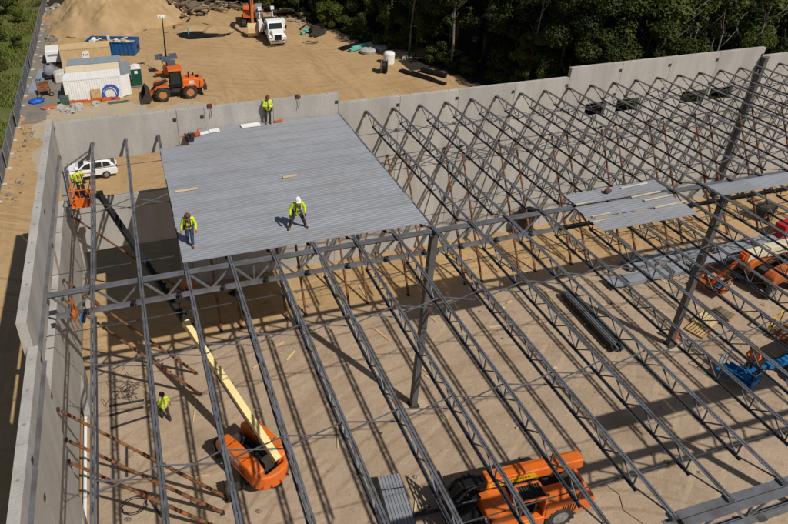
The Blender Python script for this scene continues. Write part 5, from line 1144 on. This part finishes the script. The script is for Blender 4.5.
# ------------------------------------------------------------------ trees
def quads(rnd, blobs, n, sz, flat=.5):
    vs, fs = [], []
    wts = [b[3] * b[4] * b[5] for b in blobs]
    for _ in range(n):
        cx, cy, cz, a, b_, c = rnd.choices(blobs, wts)[0]
        while True:
            p = Vector((rnd.uniform(-1, 1), rnd.uniform(-1, 1), rnd.uniform(-1, 1))); L = p.length
            if .45 < L < 1: break
        q = Vector((cx + p.x * a, cy + p.y * b_, cz + p.z * c)); nrm = (p.normalized() * .7 + Vector((rnd.gauss(0, .5), rnd.gauss(0, .5), rnd.gauss(0, .5) + flat))).normalized()
        u = nrm.cross(Vector((rnd.gauss(0, 1), rnd.gauss(0, 1), rnd.gauss(0, 1)))).normalized(); v = nrm.cross(u); z = sz * rnd.uniform(.6, 1.3)
        o = len(vs); vs += [q - u * z * .5, q + v * z * .32 + nrm * z * .06, q + u * z * .5, q - v * z * .32 + nrm * z * .06]; fs.append((o, o + 1, o + 2, o + 3))
    return vs, fs
def broad(seed, H, leaf, nq, r0, sz=.27, low=.25):
    rnd = random.Random(seed); t = B(); top = H * .8; lean = Vector((rnd.uniform(-.5, .5), rnd.uniform(-.5, .5), 0))
    tr = [Vector((0, 0, -.2)), Vector((.05, 0, H * .25)), lean * .6 + Vector((0, 0, H * .55)), lean + Vector((0, 0, top))]; t.tube(tr, [.2, .16, .11, .04], 8)
    blobs = []
    for k in range(26):
        f = rnd.uniform(low, .97); a = rnd.uniform(0, 6.28); sp = r0 * (1 - .55 * abs(f - .5) * 1.6) * rnd.uniform(.35, .95); c = lean * f + Vector((math.cos(a) * sp, math.sin(a) * sp, H * f)); rr_ = rnd.uniform(.3, .8) * r0 * .55
        blobs.append((c.x, c.y, c.z, rr_, rr_, rr_ * .8)); st = lean * (f * .7) + Vector((0, 0, H * f * .75)); t.tube([st, (st + c) * .5 + Vector((0, 0, -.2)), c], [.07, .045, .02], 5)
    vs, fs = quads(rnd, blobs, nq, sz); q = B().add(vs, fs).mesh('crown') if False else None
    me = bpy.data.meshes.new('crown'); me.from_pydata(vs, [], fs); me.materials.append(M[leaf]); tm = t.mesh('trunk', True); tm.materials.append(M['bark']); return me, tm
def pine(seed, H, nq):
    rnd = random.Random(seed); t = B(); t.tube([(0, 0, -.2), (0, 0, H * .5), (0, 0, H)], [.22, .14, .03], 8); blobs = []
    for k in range(26):
        f = rnd.uniform(.22, .98); a = rnd.uniform(0, 6.28); L = H * .2 * (1.08 - f) * rnd.uniform(.7, 1.2); c = Vector((math.cos(a) * L * .75, math.sin(a) * L * .75, H * f - L * .12)); blobs.append((c.x, c.y, c.z, max(.5, L * .6), max(.5, L * .6), max(.22, L * .18))); t.tube([(0, 0, H * f), c], [.05, .02], 5)
    vs, fs = quads(rnd, blobs, int(nq * 1.7), .3, .9); me = bpy.data.meshes.new('crown'); me.from_pydata(vs, [], fs); me.materials.append(M['needle']); tm = t.mesh('trunk', True); tm.materials.append(M['bark']); return me, tm
def bare(seed, H):
    rnd = random.Random(seed); t = B(); x = rnd.uniform(-.8, .8); t.tube([(0, 0, -.2), (x * .2, 0, H * .3), (x * .7, .2, H * .65), (x, .3, H)], [.17, .14, .09, .03], 8)
    for k in range(9):
        f = rnd.uniform(.45, .95); a = rnd.uniform(0, 6.28); L = rnd.uniform(.8, 2.4); p = Vector((x * f, .3 * f, H * f)); t.tube([p, p + Vector((math.cos(a) * L * .5, math.sin(a) * L * .5, L * .5)), p + Vector((math.cos(a) * L, math.sin(a) * L, L * 1.2))], [.06, .04, .015], 5)
    tm = t.mesh('trunk', True); tm.materials.append(M['bark_pale']); vs, fs = quads(rnd, [(x, .3, H * 1.0, 1.5, 1.5, 1.4), (x * .8 + .5, .3, H * .82, 1.0, 1.0, .7)], 500, .4); me = bpy.data.meshes.new('crown'); me.from_pydata(vs, [], fs); me.materials.append(M['leaf_mid']); return me, tm
KIND = {
    'dark': ('broadleaf_tree', 'tall dark green leafy tree in the woods beyond the yard', [broad(1, 13, 'leaf_dark', 10500, 3.6), broad(2, 15, 'leaf_dark', 11500, 4.0), broad(5, 12, 'leaf_dark', 10000, 3.4)]),
    'mid': ('broadleaf_tree', 'mid green leafy tree at the edge of the woods', [broad(3, 9, 'leaf_mid', 9500, 3.0, .26, .15), broad(4, 11, 'leaf_mid', 10000, 3.3, .26, .18)]),
    'light': ('bush', 'bright green bushy growth at the foot of the woods', [broad(6, 3.6, 'leaf_light', 4600, 1.9, .22, .08), broad(7, 5, 'leaf_light', 5600, 2.3, .23, .08), broad(8, 3.0, 'leaf_mid', 4200, 1.8, .21, .08)]),
    'pine': ('pine_tree', 'dark pine tree among the leafy woods', [pine(9, 16, 5200), pine(10, 13, 4600)]),
    'bare': ('bare_tree', 'pale thin bare-trunked tree at the front of the dark woods', [bare(11, 11), bare(12, 13), bare(13, 9.5)])}
rt = random.Random(77)
def tree(kind, x, y, sc=1., label=None, group=None):
    nm, lb_, ms = KIND[kind]; c, t = rt.choice(ms); r = T(nm, label or lb_, 'bush' if kind == 'light' else 'tree', (x, y, 0), rt.uniform(0, 6.28), group or ('woods ' + kind)); r.scale = (sc, sc, sc * rt.uniform(.9, 1.1))
    link('trunk', t, r); link('crown', c, r)
edge = [(7, 80.5), (16, 77), (24, 73), (31, 61.5), (36.2, 47.5), (38.2, 41), (41, 35), (44, 29.5), (47, 20), (53, 13), (65, 11), (80, 11), (112, 10)]
cum = [0]
for a, b_ in zip(edge, edge[1:]): cum.append(cum[-1] + math.dist(a, b_))
def along(t):
    for i in range(len(edge) - 1):
        if cum[i] <= t <= cum[i + 1]: f = (t - cum[i]) / (cum[i + 1] - cum[i]); a, b_ = edge[i], edge[i + 1]; n = Vector((b_[1] - a[1], -(b_[0] - a[0]))).normalized(); n = -n; return a[0] + (b_[0] - a[0]) * f, a[1] + (b_[1] - a[1]) * f, n
    return (*edge[-1], Vector((.1, 1)).normalized())
t = 0.
while t < cum[-1]:
    x, y, n = along(t); d = rt.uniform(.4, 1.8)
    tree('light' if rt.random() < .75 else 'mid', x + n.x * d, y + n.y * d, rt.uniform(.6, 1.05)); t += rt.uniform(1.9, 3.4)
t = 1.
while t < cum[-1]:
    x, y, n = along(t); d = rt.uniform(3.2, 5)
    k = rt.choices(['mid', 'dark', 'bare', 'pine'], [3, 2, 3.2 if 45 < t < 120 else .6, .8])[0]; tree(k, x + n.x * d, y + n.y * d, rt.uniform(.8, 1.1)); t += rt.uniform(2.4, 4.2)
for row, d0 in ((0, 7.5), (1, 12), (2, 17.5), (3, 24)):
    t = rt.uniform(0, 3)
    while t < cum[-1] + 10:
        x, y, n = along(min(t, cum[-1])); x += max(0, t - cum[-1]); d = d0 + rt.uniform(-1.6, 1.6)
        tree(rt.choices(['dark', 'pine', 'bare', 'mid'], [5, 1.6, 1.6 if row == 0 else .3, 1.6])[0], x + n.x * d, y + n.y * d, rt.uniform(.95, 1.3)); t += rt.uniform(3.8, 6.0)
for x, y in ((47.5, 24.5), (49.5, 22), (51.5, 19.5), (53, 18), (55, 16.8), (57, 16), (59.5, 15.2), (62, 14.5), (43, 34), (40, 40), (50.5, 24), (66, 14), (54.5, 19.5), (58, 18.5)):
    tree('bare', x, y, rt.uniform(.95, 1.25))
# trees beyond the fence, top left
for x, y, k, sc in ((-12, 84, 'dark', .9), (-17, 80, 'dark', 1.0), (-9.8, 90, 'mid', .9), (-22, 78, 'dark', 1.0), (-14, 75, 'mid', .7), (-19, 72, 'dark', .75), (-26, 84, 'dark', 1.1), (-11, 97, 'dark', 1.1), (-4, 93, 'mid', .9), (2, 92, 'dark', .9), (-18, 92, 'dark', 1.2), (-27, 70, 'mid', .8)):
    tree(k, x, y, sc, 'leafy tree in the clump beyond the fence at the top left', 'trees beyond the fence')
for x, y, sc in ((-12.5, 62, .9), (-10.5, 71, .7), (-16, 66, 1.0), (-11, 49, .55), (-14.5, 53, .7), (-9.6, 57, .5), (-20, 60, .9), (-12, 77, .8)):
    tree('light', x, y, sc, 'round bush in the rough grass beyond the fence', 'bushes in the rough grass')
# rough grass
rg = random.Random(5); vs = []; fs = []
for k in range(26000):
    x = -7.9 - abs(rg.gauss(0, 7)) ; y = rg.uniform(8, 88)
    if noise.noise(Vector((x * .22, y * .22, 0))) < -.12: continue
    h = rg.uniform(.15, .55); a = rg.uniform(0, 6.28); wv = Vector((math.cos(a), math.sin(a), 0)) * rg.uniform(.05, .12); tp = Vector((rg.gauss(0, .15), rg.gauss(0, .15), h)); c = Vector((x, y, .05)); o = len(vs)
    vs += [c - wv, c + wv, c + tp + wv * .3, c + tp - wv * .3]; fs.append((o, o + 1, o + 2, o + 3))
me = bpy.data.meshes.new('rough_grass'); me.from_pydata(vs, [], fs); me.materials.append(M['grass_blade']); g = link('rough_grass', me); struct(g, 'stuff')
